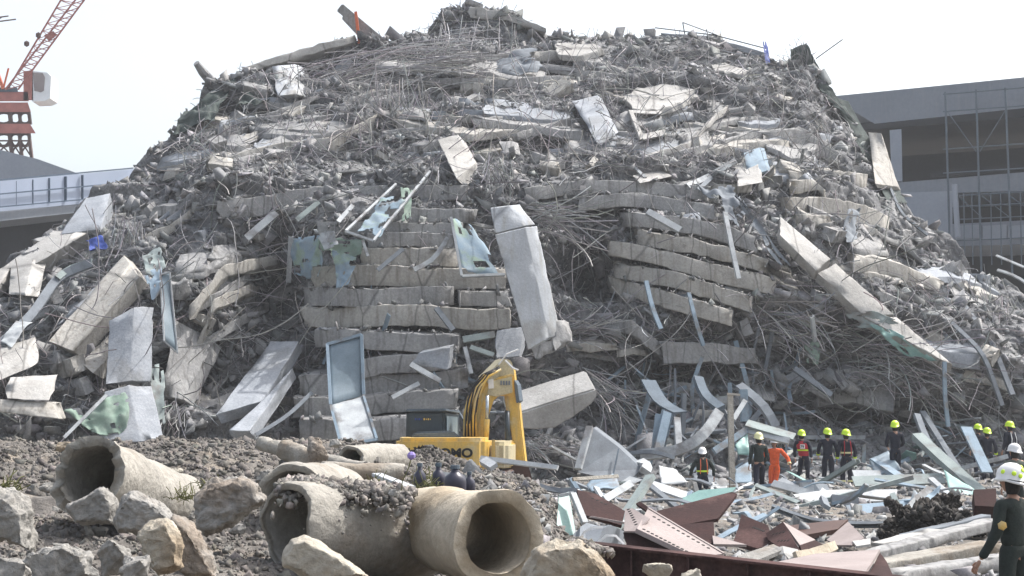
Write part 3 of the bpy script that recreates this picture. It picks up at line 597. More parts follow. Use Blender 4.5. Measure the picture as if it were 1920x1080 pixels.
# the long pale column at the right
rc = empty('concrete_column', Q(1600, 540, 1.4), 'long pale column lying down the right slope in three segments', 'concrete column')
for q, nm in [([(1462, 440), (1462, 405), (1559, 487), (1530, 508)], 'column_segment'), ([(1533, 511), (1566, 493), (1678, 591), (1618, 590)], 'column_segment'), ([(1620, 594), (1681, 594), (1787, 684), (1764, 674)], 'column_segment')]:
    blockv(nm, q, None, 'conclight', (.0, .5, -.28), (1.9, 1.6, 1.6, 1.9), parent=rc, cat=None, seg=.2, amp=.01, endamp=.08)
for o in rc.children: o.location = -rc.location
BL = [
    ('concrete_column', [(205, 600), (250, 575), (245, 715), (198, 722)], 'concblue', (.55, .5, 0), (1.9, 2.1, 2.2, 2.0), 'tall blue grey column standing at the left below the rebar bundle', 'concrete column', 1),
    ('concrete_column', [(196, 735), (240, 722), (265, 830), (180, 830)], 'concblue', (.6, .6, 0), (2.2, 2.4, 2.6, 2.4), 'lower stump of the left column, standing on the soil ridge', 'concrete column', 1),
    ('concrete_beam', [(232, 478), (262, 520), (140, 660), (90, 640)], 'concwarm', (.2, .6, -.2), (1.6, 1.6, 2, 2), 'tan beam slanting down to the left under the hanging grey cloth', 'concrete beam', 0),
    ('concrete_beam', [(205, 625), (215, 660), (175, 700), (150, 680)], 'concwarm', (.2, .5, -.2), (1.2, 1.2, 1.6, 1.6), 'short tan beam left of the tall blue grey column', 'concrete beam', 0),
    ('concrete_beam', [(330, 600), (400, 640), (345, 750), (300, 740)], 'conc', (.2, .6, -.2), (.5, .5, 1.2, 1.2), 'shadowed beam right of the tall blue grey column', 'concrete beam', 0),
    ('concrete_plate', [(160, 372), (208, 362), (190, 430), (110, 440)], 'concblue', (0, .8, -.4), (.8, .8, 1, 1), 'flat grey panel below the blue gridded wall at far left', 'concrete panel', 0),
    ('concrete_plate', [(100, 432), (165, 436), (60, 498), (0, 505)], 'conclight', (0, .7, -.4), (.9, 1, 1, 1), 'pale cracked panel on the far left slope above the short leg', 'concrete panel', 0),
    ('concrete_plate', [(20, 496), (62, 486), (46, 555), (16, 552)], 'conclight', (.35, .5, 0), (1.2, 1.2, 1.6, 1.6), 'short pale leg below the cracked panel at far left', 'concrete panel', 1),
    ('concrete_plate', [(-30, 520), (22, 492), (12, 520), (-30, 560)], 'conclight', (0, .5, -.3), (1.2, 1.2, 1.2, 1.2), 'pale panel end cut by the left edge of the picture', 'concrete panel', 0),
    ('concrete_block', [(-25, 665), (50, 640), (56, 690), (-25, 722)], 'conclight', (.1, .7, .2), (2, 2, 2, 2), 'white block at the left edge below the long metal strip', 'concrete block', 0),
    ('concrete_beam', [(8, 728), (98, 722), (92, 752), (12, 748)], 'conclight', (0, .6, .35), (3, 3, 3.1, 3.1), 'white topped beam end at the lower left', 'concrete beam', 0),
    ('concrete_beam', [(-20, 748), (100, 754), (112, 786), (-20, 770)], 'concwarm', (0, .8, 0), (3, 3, 3, 3), 'tan lower side of the white topped beam end, coloured as shaded', 'concrete beam', 0),  # lower side of the beam above; the tan stands for its shade
    ('concrete_plate', [(508, 640), (560, 640), (492, 752), (402, 778)], 'concblue', (.1, .5, -.3), (1.8, 1.8, 3, 3), 'wide cool grey panel leaning behind the soil ridge, left of the door frame', 'concrete panel', 0),
    ('concrete_plate', [(492, 752), (548, 690), (470, 808), (428, 808)], 'concblue', (.1, .4, -.3), (3.1, 2.2, 3.4, 3.4), 'narrow lower sheet of the leaning cool grey panel', 'concrete panel', 0),
    ('concrete_block', [(820, 262), (858, 252), (890, 308), (856, 336)], 'conclight', (.3, .8, -.2), (1.6, 1.6, 1.9, 1.9), 'pale upright block above the hanging rebar bunch', 'concrete block', 1),
    ('concrete_block', [(935, 264), (962, 264), (968, 294), (950, 296)], 'conc', (.2, .5, 0), (1, 1, 1, 1), 'small grey block right of the pale upright block', 'concrete block', 1),
    ('concrete_plate', [(1072, 190), (1120, 178), (1152, 240), (1118, 266)], 'concblue', (.2, .25, -.1), (1.2, 1.1, 1.5, 1.6), 'cool grey panel lying tilted in the upper middle', 'concrete panel', 0),
    ('concrete_block', [(508, 124), (552, 120), (556, 176), (520, 180)], 'paint', (.35, .7, 0), (1.2, 1.2, 1.2, 1.2), 'white square block beside the upper left rebar bundle', 'concrete block', 0),
    ('concrete_block', [(1378, 318), (1422, 312), (1430, 342), (1384, 350)], 'conclight', (.1, .8, .35), (1.4, 1.4, 1.5, 1.5), 'cream block lying in front of the blue white panel', 'concrete block', 0),
    ('concrete_plate', [(1394, 286), (1425, 276), (1440, 320), (1402, 330)], 'alub', (.2, .3, 0), (1.2, 1.2, 1.2, 1.2), 'blue white panel standing up on the right slope', 'panel', 0),
    ('concrete_plate', [(930, 620), (985, 612), (975, 668), (928, 672)], 'concblue', (.1, .2, 0), (2.0, 2.0, 2.2, 2.2), 'grey panel left of the foot of the central column', 'concrete panel', 0),
    ('concrete_plate', [(785, 662), (846, 650), (838, 694), (768, 684)], 'concblue', (.1, .2, .1), (2.6, 2.6, 2.7, 2.7), 'grey square panel resting on the stack left of the light box frames', 'concrete panel', 0),
    ('concrete_block', [(1185, 330), (1240, 318), (1262, 330), (1200, 344)], 'conclight', (0, .6, .1), (1., 1., 1.2, 1.2), 'pale broken bit on the curved right slab', 'concrete block', 0),
    ('concrete_plate', [(1560, 180), (1590, 190), (1700, 380), (1665, 380)], 'net', (.3, 1, -.2), (-.4, -.4, .2, .2), 'dark netted edge strip down the right flank', 'netting', 0),
    ('concrete_plate', [(1628, 248), (1652, 250), (1684, 350), (1640, 345)], 'concwarm', (.2, .5, -.1), (.6, .6, .8, .8), 'tan upright panel facing the right building', 'concrete panel', 0),
]
for nm, q, m, ext, off, lab, cat, vert in BL:
    (blockv if vert else block)(nm, q, lab, m, ext, off, cat=cat, seg=.18, amp=.014, endamp=.08, chip=.07)
_n = 'box_beam'
mb = MB(); fp = [(972, 774), (1040, 752), (1117, 729), (1121, 742), (1110, 758), (1076, 782), (1040, 803), (1005, 806), (970, 804)]
mb.prism([P(x, y, 51.2 + (804 - y) * -.004) for x, y in fp], (-.28, 1.0, .62)); mb.build('concrete_beam', M['conclight'], label='fallen box beam with pale top lying behind the excavator stick', cat='concrete beam', bevel=.05)
def poly_panel(name, poly, off, ext, m, label, cat='concrete panel', jag=3, r=1):
    rr = random.Random(len(label)); pts = []
    for i in range(len(poly)):
        a, b = poly[i], poly[(i + 1) % len(poly)]
        for t in (0, .25, .5, .75): pts.append((a[0] + (b[0] - a[0]) * t + rr.uniform(-jag, jag), a[1] + (b[1] - a[1]) * t + rr.uniform(-jag, jag) * .7))
    # the panel lies on one plane through its four reference points
    cx = sum(p[0] for p in pts) / len(pts); cy = sum(p[1] for p in pts) / len(pts); Y0 = float(Dp(cx, cy)) - off
    mb = MB(); mb.prism([P(x, y, Y0 - (y - cy) * r * .02) for x, y in pts], ext, 0); return mb.build(name, M[m], label=label, cat=cat, bevel=.03)
poly_panel('floor_plate', [(1168, 180), (1195, 165), (1240, 157), (1302, 166), (1280, 192), (1235, 206), (1185, 205)], 1.0, (.1, .1, -.25), 'conclight', 'big pale oval floor plate lying on the upper right slope', r=3)
poly_panel('floor_plate', [(1284, 140), (1320, 135), (1348, 152), (1335, 166), (1300, 162)], .9, (.1, .1, -.2), 'conclight', 'small pale floor plate right of the big oval one', r=3)
poly_panel('floor_plate', [(1328, 122), (1362, 117), (1408, 134), (1380, 139), (1345, 133)], .9, (.1, .1, -.2), 'conclight', 'long pale floor plate under the right crest', r=3)
poly_panel('floor_plate', [(1262, 166), (1292, 168), (1312, 182), (1280, 190)], .8, (.1, .1, -.2), 'conclight', 'pale floor scrap touching the big oval plate', r=3)
poly_panel('floor_plate', [(1040, 80), (1105, 76), (1130, 92), (1085, 106), (1045, 100)], .7, (.1, .1, -.25), 'conclight', 'pale floor plate just right of the summit', r=3)
# open concrete box on the upper right slope
ob = empty('concrete_box', Q(1210, 230, 1), 'open pale concrete box half buried below the big oval plate', 'concrete box')
for q, ext, nm in [([(1180, 206), (1240, 208), (1240, 214), (1182, 212)], (0, .8, 0), 'rim'), ([(1178, 206), (1186, 206), (1208, 258), (1200, 262)], (0, .8, 0), 'side'), ([(1200, 252), (1246, 242), (1250, 252), (1206, 262)], (0, .8, 0), 'side'), ([(1184, 214), (1240, 214), (1242, 240), (1204, 250)], (0, .1, 0), 'bottom')]:
    o = block(nm, q, None, 'conclight' if nm != 'bottom' else 'conc', ext, (1.2,) * 4 if nm != 'bottom' else (.5,) * 4, cat=None, seg=.2, amp=.008, endamp=.01, chip=.02, parent=ob); o.location = -ob.location
# ---------------------------------------------------------------- sheets, strips, frames
def ribbon(name, pts, width, m, label, cat='metal strip', off=1.5, sec='C', group=None, wdir=None, world=False, twist=0, th=.02, parent=None, crump=0):
    """bent profile swept along picture points; sec C channel, F flat, B box"""
    w_ = [Vector(p) if world else Q(p[0], p[1], off if len(p) < 3 else p[2]) for p in pts]
    # resample
    L = [0]; 
    for a, b in zip(w_, w_[1:]): L.append(L[-1] + (b - a).length)
    n = max(3, int(L[-1] / .35)) if len(w_) > 2 else 3; W = np.array([tuple(x) for x in w_]); t = np.linspace(0, L[-1], n + 1)
    ps = [Vector([float(np.interp(s, L, W[:, k])) for k in range(3)]) for s in t]
    if len(w_) > 2:
        for _ in range(2): ps = [ps[0]] + [(ps[i - 1] + ps[i] * 2 + ps[i + 1]) / 4 for i in range(1, len(ps) - 1)] + [ps[-1]]
    w2 = width / 2; d = width * .55
    if sec == 'C': cs = [(-w2, 0), (w2, 0), (w2, -d), (w2 - th, -d), (w2 - th, -th), (-w2 + th, -th), (-w2 + th, -d), (-w2, -d)]
    elif sec == 'B': cs = [(-w2, 0), (w2, 0), (w2, -d), (-w2, -d)]
    else: cs = [(-w2, 0), (w2, 0), (w2, -th), (-w2, -th)]
    vs = []; fs = []; k = len(cs); rr = random.Random(hash(tuple(map(tuple, [(round(p.x, 2), round(p.z, 2)) for p in ps[:2]]))) & 0xffff)
    for i, p in enumerate(ps):
        T = (ps[min(i + 1, len(ps) - 1)] - ps[max(i - 1, 0)]).normalized(); nd = Vector(wdir or (.25, -1, .35)).normalized()
        s = T.cross(nd).normalized(); nn = s.cross(T).normalized()
        if twist: q = Matrix.Rotation(twist * i / len(ps), 3, T); s = q @ s; nn = q @ nn
        for a, b in cs: vs.append(tuple(p + s * (a + rr.uniform(-crump, crump)) + nn * (b + rr.uniform(-crump, crump))))
    for i in range(len(ps) - 1):
        for j in range(k): fs.append((i * k + j, i * k + (j + 1) % k, (i + 1) * k + (j + 1) % k, (i + 1) * k + j))
    fs.append(tuple(range(k))); fs.append(tuple((len(ps) - 1) * k + j for j in reversed(range(k))))
    return mk(name, vs, fs, M[m], label=label, cat=cat, group=group, parent=parent)
def sheet(name, q, off, m, label=None, cat='metal sheet', n=24, amp=.08, parent=None, th=.02, fr=1.6, hole=0, smooth=False):
    """crumpled thin sheet between four picture corners"""
    off = off if isinstance(off, (tuple, list)) else (off,) * 4
    c = [np.array(Q(x, y, o)) for (x, y), o in zip(q, off)]
    g, f = boxgrid(n, 1, n); u, v, w_ = [g[:, i:i + 1] for i in range(3)]
    p = (c[0] * (1 - u) + c[1] * u) * (1 - w_) + (c[3] * (1 - u) + c[2] * u) * w_
    nrm = np.cross(c[1] - c[0], c[3] - c[0]); nrm = nrm / np.linalg.norm(nrm)
    _sd[0] += 1; dd = fbm(p * fr + _sd[0] * 3.3, 2, 3)[:, None]; ed = fbm(p * 2.7 + _sd[0], 7, 2)[:, None]
    mid = p.mean(0)
    p = p + nrm * (dd * amp + v * th) + (p - mid) * ed * .12 * (amp > .03)
    if amp > .09 and m != 'net':
        cu = g[f].mean(1); kk = np.stack([cu[:, 0] * 4 + _sd[0] * 3.1, cu[:, 2] * 4, 0 * cu[:, 0]], -1); edge = np.minimum.reduce([cu[:, 0], 1 - cu[:, 0], cu[:, 2], 1 - cu[:, 2]])
        f = f[((noise(kk, 5) - edge * 2.2 < .12) | (edge > .3)) & (noise(kk * 1.3, 6) < .62)]
    return mk(name, p, f, M[m], label=label, cat=cat, parent=parent, smooth=smooth)
def frame(name, q, off, label, fm='alu', bw=.08, glass='glass', bars=(), cat='window frame', gamp=.03, open_side=()):
    off = off if isinstance(off, (tuple, list)) else (off,) * 4
    c = [Q(x, y, o) for (x, y), o in zip(q, off)]; base = (c[2] + c[3]) / 2
    e = empty(name, base, label, cat)
    for i in range(4):
        if i in open_side: continue
        mb = MB(); mb.bar(c[i] - base, c[(i + 1) % 4] - base, bw, bw * 1.3, up=(0, -1, .3)); mb.build('frame_bar', M[fm], e)
    for t in bars:
        mb = MB(); mb.bar(c[0].lerp(c[3], t) - base, c[1].lerp(c[2], t) - base, bw * .7, bw, up=(0, -1, .3)); mb.build('crossbar', M[fm], e)
    if glass:
        o = sheet('pane', q, tuple(x - .03 for x in off), glass, None, None, n=8, amp=gamp, th=.012); o.parent = e; o.location = -base
    return e
frame('window_frame', [(742, 346), (806, 322), (700, 452), (648, 434)], (2.2, 2.2, 2.9, 2.9), 'tilted aluminium window frame on top of the central stack', bars=(.45,), open_side=(0,), glass=None)
sheet('window_film', [(722, 370), (768, 372), (712, 440), (664, 430)], (2.2, 2.2, 2.8, 2.8), 'film', 'crumpled blue white film inside the tilted window frame', 'window film', amp=.14)
sheet('window_film', [(752, 352), (776, 352), (772, 410), (754, 414)], 1.7, 'filmg', 'green film strip hanging right of the tilted window frame', 'window film', amp=.1)
frame('door_frame', [(614, 646), (678, 628), (682, 740), (620, 760)], (3, 3, 3.3, 3.3), 'tall glazed aluminium door frame leaning left of the excavator cab', fm='alub', glass='glass', bw=.1, open_side=(2,))
frame('door_frame', [(620, 760), (682, 742), (707, 824), (640, 836)], (3.3, 3.3, 4, 4), 'lower half of the leaning door with a pale panel', fm='alub', glass='alu', bw=.08, open_side=(0,))
frame('window_frame', [(846, 408), (884, 420), (946, 515), (866, 518)], (2.4, 2.2, 2.4, 2.6), 'window frame with blue film propped left of the central column', glass='film', open_side=(0, 1), gamp=.1, bw=.09)
ribbon('aluminium_post', [(546, 444), (541, 530)], .17, 'alu', 'short upright aluminium post left of the crumpled film', 'aluminium post', off=2.4)
sheet('window_film', [(552, 444), (606, 440), (600, 520), (550, 522)], 2.2, 'film', 'grey blue film hanging right of the short aluminium post', 'window film', amp=.16)
sheet('window_film', [(600, 440), (690, 450), (680, 478), (606, 482)], 2.1, 'filmg', 'green film crumpled under the tilted window frame', 'window film', amp=.2)
sheet('window_film', [(624, 470), (672, 478), (652, 530), (628, 542)], 2.2, 'film', 'blue pointed film rag over the wide tan slab', 'window film', amp=.16)
sheet('window_film', [(588, 430), (628, 434), (640, 462), (610, 470)], 2.4, 'alu', 'white folded sheet above the green film', 'metal sheet', amp=.2)
sheet('metal_sheet', [(266, 478), (300, 462), (310, 500), (276, 520)], 1.8, 'alug', 'teal bent sheet hanging from the left rebar bundle', amp=.12)
sheet('metal_sheet', [(272, 516), (304, 500), (300, 545), (286, 566)], 1.9, 'alub', 'pale blue torn sheet below the teal bent sheet', amp=.12)
frame('window_frame', [(300, 515), (318, 510), (333, 662), (308, 640)], (1.9, 1.9, 2.3, 2.3), 'narrow hanging window frame right of the left rebar bundle', glass='glass', bw=.05)
sheet('metal_sheet', [(1300, 338), (1375, 350), (1405, 400), (1380, 420)], 1.6, 'alud', 'dark grey metal cloth draped above the right stack', amp=.25)
sheet('metal_sheet', [(1375, 360), (1402, 385), (1480, 500), (1450, 490)], 1.7, 'alud', 'dark grey metal cloth trailing between stack and long column', amp=.16)
sheet('metal_sheet', [(1585, 395), (1612, 385), (1608, 450), (1590, 455)], 1.9, 'alud', 'grey cloth hanging over the sagging beam block', amp=.2)
sheet('tarp', [(1588, 592), (1640, 582), (1700, 610), (1612, 616)], 2.0, 'alug', 'pale green sheet crumpled at the joint of the long column', 'metal sheet', amp=.16)
sheet('tarp', [(1630, 606), (1660, 610), (1764, 678), (1690, 668)], 2.4, 'glassg', 'green glass sheet sagging along the lower end of the long column', 'glass sheet', amp=.2)
sheet('tarp', [(1510, 640), (1540, 640), (1538, 682), (1514, 678)], 1.9, 'filmg', 'green rag hanging under the thin white strip', 'cloth', amp=.14)
sheet('tarp', [(160, 450), (196, 446), (200, 466), (168, 468)], 1.4, 'bluecloth', 'crumpled bright blue tarp on the left slope', 'tarp', amp=.2)
sheet('tarp', [(120, 770), (245, 735), (240, 810), (180, 815)], 2.6, 'filmg', 'pale green plastic rag at the foot of the left column', 'plastic sheet', amp=.2)
sheet('tarp', [(280, 690), (305, 680), (312, 790), (285, 795)], 2.0, 'alug', 'teal dark sheet right of the left column stump', amp=.1)
sheet('shade_netting', [(345, 205), (440, 150), (400, 225), (322, 256)], (.8, .9, 1.1, 1.0), 'net', 'dark green netting draped over the upper left shoulder of the pile', 'netting', amp=.3)
sheet('shade_netting', [(470, 148), (520, 142), (506, 180), (440, 205)], (.6, .6, .7, .7), 'net', 'dark netting beside the white square block', 'netting', amp=.3)
sheet('metal_sheet', [(0, 640), (30, 600), (60, 600), (20, 650)], 2.2, 'alu', 'white bent sheet above the white block at the left edge', amp=.08)
sheet('metal_sheet', [(770, 150), (1000, 95), (1010, 135), (800, 152)], .7, 'alud', 'dark streaked sheet of crushed wall under the crest', amp=.25)
for pts, wd, m, off, lab in [
    ([(172, 492), (110, 515), (60, 590), (0, 645)], .30, 'alud', 1.9, 'long dark metal strip sliding down the left slope'),
    ([(172, 490), (130, 500), (108, 520)], .22, 'alug', 2.0, 'short greenish strip on top of the long dark metal strip'),
    ([(462, 446), (518, 398)], .26, 'alu', 2.0, 'white channel lying left of the crumpled film'),
    ([(556, 412), (598, 378)], .18, 'alug', 1.9, 'short greenish channel above the crumpled film'),
    ([(634, 415), (662, 384)], .15, 'alu', 1.9, 'short white strip left of the tilted window frame'),
    ([(660, 345), (636, 318)], .1, 'alu', 1.2, 'small pale stick above the top left slab'),
    ([(680, 450), (690, 480)], .1, 'alu', 2.4, 'small strip hanging under the tilted window frame'),
    ([(708, 506), (756, 466)], .14, 'alud', 2.2, 'thin grey strip on the tan slab, left one of two'),
    ([(776, 505), (812, 490), (840, 445)], .16, 'alu', 2.2, 'thin white strip on the tan slab, right one of two'),
    ([(818, 576), (850, 618)], .18, 'alud', 2.4, 'grey strip bridging the dark gap left of the column'),
    ([(1214, 395), (1276, 430)], .25, 'alu', 2.0, 'white tray shaped channel on the right stack'),
    ([(1360, 397), (1370, 450), (1386, 522)], .16, 'alu', 2.3, 'white strip hanging across the right stack'),
    ([(1212, 526), (1224, 580), (1240, 616)], .15, 'alub', 2.3, 'blue white strip hanging from the lowest right slab, left one'),
    ([(1292, 548), (1304, 600), (1320, 648)], .13, 'alub', 2.3, 'blue white strip hanging from the lowest right slab, right one'),
    ([(1772, 678), (1772, 740), (1779, 800)], .14, 'alub', 2.6, 'blue strip dangling at the end of the long pale column'),
    ([(1524, 594), (1530, 640)], .16, 'alu', 2.2, 'thin white strip above the green rag'),
    ([(1290, 348), (1330, 330), (1380, 300)], .22, 'alu', 1.2, 'pale pipe lying left of the blue white panel'),
    ([(1310, 355), (1345, 322)], .16, 'alud', 1.2, 'grey pipe crossing under the pale pipe'),
    ([(1182, 305), (1210, 332)], .12, 'alu', 1.2, 'small white stick on the curving slab'),
    ([(868, 636), (928, 626)], .22, 'alug', 2.8, 'pale greenish box profile left of the column foot, upper one'),
    ([(882, 650), (926, 665)], .16, 'alug', 2.8, 'greenish profile left of the column foot, lower one'),
    ([(872, 650), (884, 700)], .13, 'alu', 2.8, 'upright profile under the greenish box profiles'),
    ([(770, 682), (826, 714)], .18, 'alu', 2.9, 'double strip profile under the grey square panel'),
    ([(735, 745), (786, 718)], .14, 'alu', 2.9, 'short strip left of the double strip profile'),
    ([(585, 735), (540, 780), (480, 815)], .12, 'alud', 3.1, 'grey pipe slanting behind the soil ridge'),
    ([(200, 740), (150, 790), (120, 820)], .1, 'alu', 2.9, 'pale bent tube in front of the left column stump'),
    ([(1870, 505), (1905, 515), (1925, 530)], .12, 'alu', 1., 'pale thin rail at the right edge above the rubble'),
    ([(1868, 478), (1920, 500)], .1, 'alu', 1., 'pale thin rail touching the right picture edge'),
    ([(1730, 770), (1780, 850), (1800, 880)], .22, 'alud', 2.0, 'grey bent profile behind the white beam at right'),
    ([(1800, 560), (1860, 640), (1900, 740)], .2, 'alud', 1.2, 'dark bent metal profile down the right flank, upper one'),
    ([(1780, 600), (1845, 660), (1880, 760)], .16, 'alud', 1.4, 'dark bent metal profile down the right flank, lower one'),
    ([(1490, 690), (1560, 740)], .2, 'alud', 1.8, 'grey profile slanting above the yellow helmets'),
    ([(1640, 280), (1690, 400), (1740, 440)], .12, 'alud', .6, 'thin dark rail on the flank before the right building'),
]:
    ribbon('metal_profile', pts, wd, m, lab, 'metal profile', off=off)
# skyline things
bm_ = MB(); bm_.bar(Q(637, 14, 0), Q(716, 80, .2), .42, .3, up=(0, 1, .2)); bm_.bar(Q(645, 30, 0), Q(690, 78, .1), .3, .3); bm_.build('concrete_beam', M['conc'], bevel=.04, label='grey beam tilted against the sky above the left skyline', cat='concrete beam')
bm_ = MB(); bm_.bar(Q(667, 22, .5), Q(674, 82, .5), .13, .13); bm_.build('steel_post', M['orange'], label='short orange post on the tilted skyline beam', cat='post')
bm_ = MB(); bm_.tube([Q(368, 118, 0), Q(380, 135, 0), Q(405, 162, 0)], [.14, .2, .26], 8); bm_.build('concrete_stub', M['conc'], label='crooked concrete stub standing on the upper left shoulder', cat='concrete stub')
bm_ = MB(); bm_.bar(Q(872, 2, .3), Q(905, 14, .3), .35, .25); bm_.build('concrete_stub', M['conc'], bevel=.04, label='small block on the very summit', cat='concrete stub')
bm_ = MB()
for a, b in [((1228, 52), (1340, 66)), ((1280, 42), (1345, 66)), ((1280, 42), (1285, 70)), ((1340, 66), (1440, 92)), ((1325, 55), (1330, 80)), ((1225, 68), (1300, 74))]: bm_.tube([Q(*a, .3), Q(*b, .3)], .03, 5)
bm_.build('antenna_rods', M['cab'], label='thin dark antenna rods leaning on the right crest', cat='rods')
bm_ = MB(); bm_.tube([Q(1530, 110, .3), Q(1580, 74, .3)], .025, 5); bm_.build('rebar_rod', M['rebar'], label='single rod poking into the sky at the right crest', cat='rod')
sheet('blue_flag', [(1430, 78), (1438, 76), (1444, 118), (1436, 120)], .6, 'bluecloth', 'dark blue cloth upright on the crest near the right end', 'cloth', amp=.1)
sheet('shade_netting', [(1484, 88), (1510, 84), (1536, 150), (1484, 128)], (.5, .5, .6, .6), 'net', 'dark netted spire at the right end of the crest', 'netting', amp=.3)
sheet('shade_netting', [(1500, 100), (1524, 108), (1606, 236), (1560, 200)], (.4, .4, .5, .5), 'net', 'dark netting edge running down the right shoulder', 'netting', amp=.3)
rods('rebar_wisps', S(nr.uniform(1480, 1520, 40), nr.uniform(122, 140, 40), .3), nr.normal(0, .3, (40, 3)) + np.array([0, 0, 1]), nr.uniform(.7, 1.7, 40), .010, 'wispy rods standing up around the netted spire', .5, 0, sky=60, tone=(.5, .9))
px = nr.uniform(340, 1560, 420); rods('crest_rebar', S(px, np.interp(px, CRX, CRY) + 5, .1), nr.normal(0, .7, (420, 3)) + np.array([0, 0, .5]), nr.uniform(.2, .8, 420), .013, 'short rods sticking up along the skyline of the pile', .8, .5, sky=30, tone=(.7, 1.3))

for n_, x0, x1, y0, y1, sd_, lab, grp in [(26, 400, 900, 110, 340, 1, 'angular concrete block half sunk in the upper left slope', 'loose blocks of the upper left slope'), (26, 900, 1540, 110, 340, 2, 'angular concrete block half sunk in the upper right slope', 'loose blocks of the upper right slope'),
        (34, 40, 540, 380, 780, 3, 'angular concrete block half sunk in the lower left slope', 'loose blocks of the lower left slope'), (46, 1180, 1880, 400, 800, 4, 'angular concrete block half sunk in the lower right slope', 'loose blocks of the lower right slope')]:
    r = random.Random(sd_ * 77); k = 0
    while k < n_:
        x = r.uniform(x0, x1); y = r.uniform(y0, y1)
        if y < np.interp(x, CRX, CRY) + 20: continue
        k += 1; p = Vector(S(x, y, .15)); dm = Vector((r.uniform(.5, 1.7), r.uniform(.3, .8), r.uniform(.2, .7))); Rm = Matrix.Rotation(r.uniform(0, 3.1), 3, 'Z') @ Matrix.Rotation(r.gauss(0, .5), 3, 'X') @ Matrix.Rotation(r.gauss(0, .4), 3, 'Y')
        cs = [Rm @ Vector((sx * dm.x / 2 * r.uniform(.75, 1), sy * dm.y / 2 * r.uniform(.75, 1), sz * dm.z / 2 * r.uniform(.75, 1))) + p for sy in (-1, 1) for sx, sz in ((-1, 1), (1, 1), (1, -1), (-1, -1))]
        solid('concrete_block', hexfn(cs), tuple(dm), M[r.choice(['conc', 'concwarm', 'conc', 'concblue', 'conc'])], amp=.03, endamp=.12, seg=.16, chip=.08, label=lab, cat='concrete block', group=grp)
# ---------------------------------------------------------------- standing buildings and cranes
def rel(e):
    for o in e.children:
        if not o.get('_r'): o.location = -e.location
def bquad(mb, a, b, za0, za1, zb0, zb1, dep, mi=0):
    """wall between plan points a,b (x,y) with own heights at both ends, dep = thickness vector"""
    d = Vector(dep); mb.hexa([Vector((*a, za1)), Vector((*b, zb1)), Vector((*b, zb0)), Vector((*a, za0)), Vector((*a, za1)) + d, Vector((*b, zb1)) + d, Vector((*b, zb0)) + d, Vector((*a, za0)) + d], mi)
# right building: runs from far (left) to near (right)
e = empty('concrete_building', (30, 95, 0), 'unfinished concrete building standing at the right behind scaffolding', 'building')
A, B = (1530, 96), (2500, 78)            # px, distance of the facade ends
def RB(px, py):                          # point of the facade plane under a pixel
    a0 = (A[0] - 960) / F * A[1]; b0 = (B[0] - 960) / F * B[1]
    k = (px - 960) / F; t = (a0 - k * A[1]) / ((a0 - b0) + k * (B[1] - A[1])); return P(px, py, A[1] + t * (B[1] - A[1]))
def RQ(mb, q, dep, mi=0):
    c = [RB(*p) for p in q]; d = Vector(dep); mb.hexa(c + [p + d for p in c], mi)
mb = MB(); RQ(mb, [(1555, 181), (2100, 127), (2100, 184), (1640, 232)], (3, 22, 0)); mb.build('roof_slab', M['bconc'], e)
mb = MB(); RQ(mb, [(1600, 232), (2100, 186), (2100, 205), (1600, 246)], (3, 22, .5)); mb.build('soffit_beam', M['bshade'], e)  # underside of the roof, its shade put into the dark colour
mb = MB(); RQ(mb, [(1600, 246), (2100, 205), (2100, 700), (1600, 640)], (0, .4, 0)); bw = mb.build('rear_wall', M['bshade'], e); bw.location = (0, 0, 0)
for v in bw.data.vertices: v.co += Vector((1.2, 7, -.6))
mb = MB(); RQ(mb, [(1668, 244), (1690, 242), (1692, 340), (1672, 340)], (.2, .8, 0)); mb.build('column', M['bpale'], e)
mb = MB(); RQ(mb, [(1650, 345), (2100, 308), (2100, 352), (1650, 366)], (1.2, 6.5, 0)); mb.build('floor_slab', M['bconc'], e)
mb = MB(); RQ(mb, [(1680, 362), (1786, 358), (1786, 460), (1700, 470)], (.3, 1.2, 0)); mb.build('wall_panel', M['bpale'], e)
mb = MB(); RQ(mb, [(1786, 420), (2100, 404), (2100, 452), (1786, 462)], (1.2, 6.5, 0)); mb.build('floor_slab', M['bconc'], e)
mb = MB(); RQ(mb, [(1744, 324), (1920, 308), (1920, 318), (1744, 334)], (.0, -.15, 0)); mb.build('painted_gap_shade', M['bshade'], e)  # solid dark strip painting the shade above the floor slab
for x0, x1 in [(1792, 1838), (1842, 1886), (1890, 1934)]:
    mb = MB(); RQ(mb, [(x0, 424), (x1, 421), (x1, 446), (x0, 449)], (0, -.12, 0)); mb.build('spandrel_panel', M['bpale'], e)
rel(e)
s = empty('scaffolding', (32, 90, 0), 'steel pipe scaffolding in front of the right building', 'scaffolding')
def spole(a, b, r=.05, nm='pole'):
    mb = MB(); mb.tube([RB(*a) + Vector((-.1, -1.1, 0)), RB(*b) + Vector((-.1, -1.1, 0))], r, 6); mb.build(nm, M['cabg'], s)
for x, x2, y in [(1766, 1776, 180), (1823, 1833, 175), (1877, 1890, 172), (1932, 1945, 168)]: spole((x, y), (x2, 520), .06)
for y0, y1 in [(184, 168), (216, 202), (286, 272), (330, 318), (372, 362), (392, 384), (416, 408), (455, 448)]: spole((1762 if y0 < 340 else 1788, y0), (1960, y1), .035, 'ledger')
for a, b in [((1770, 216), (1823, 290)), ((1830, 290), (1877, 214)), ((1790, 372), (1833, 412)), ((1833, 372), (1885, 412)), ((1885, 372), (1940, 412))]: spole(a, b, .025, 'brace')
for x in (1800, 1815, 1850, 1868, 1905): spole((x, 365), (x + 2, 500), .03)
rel(s)
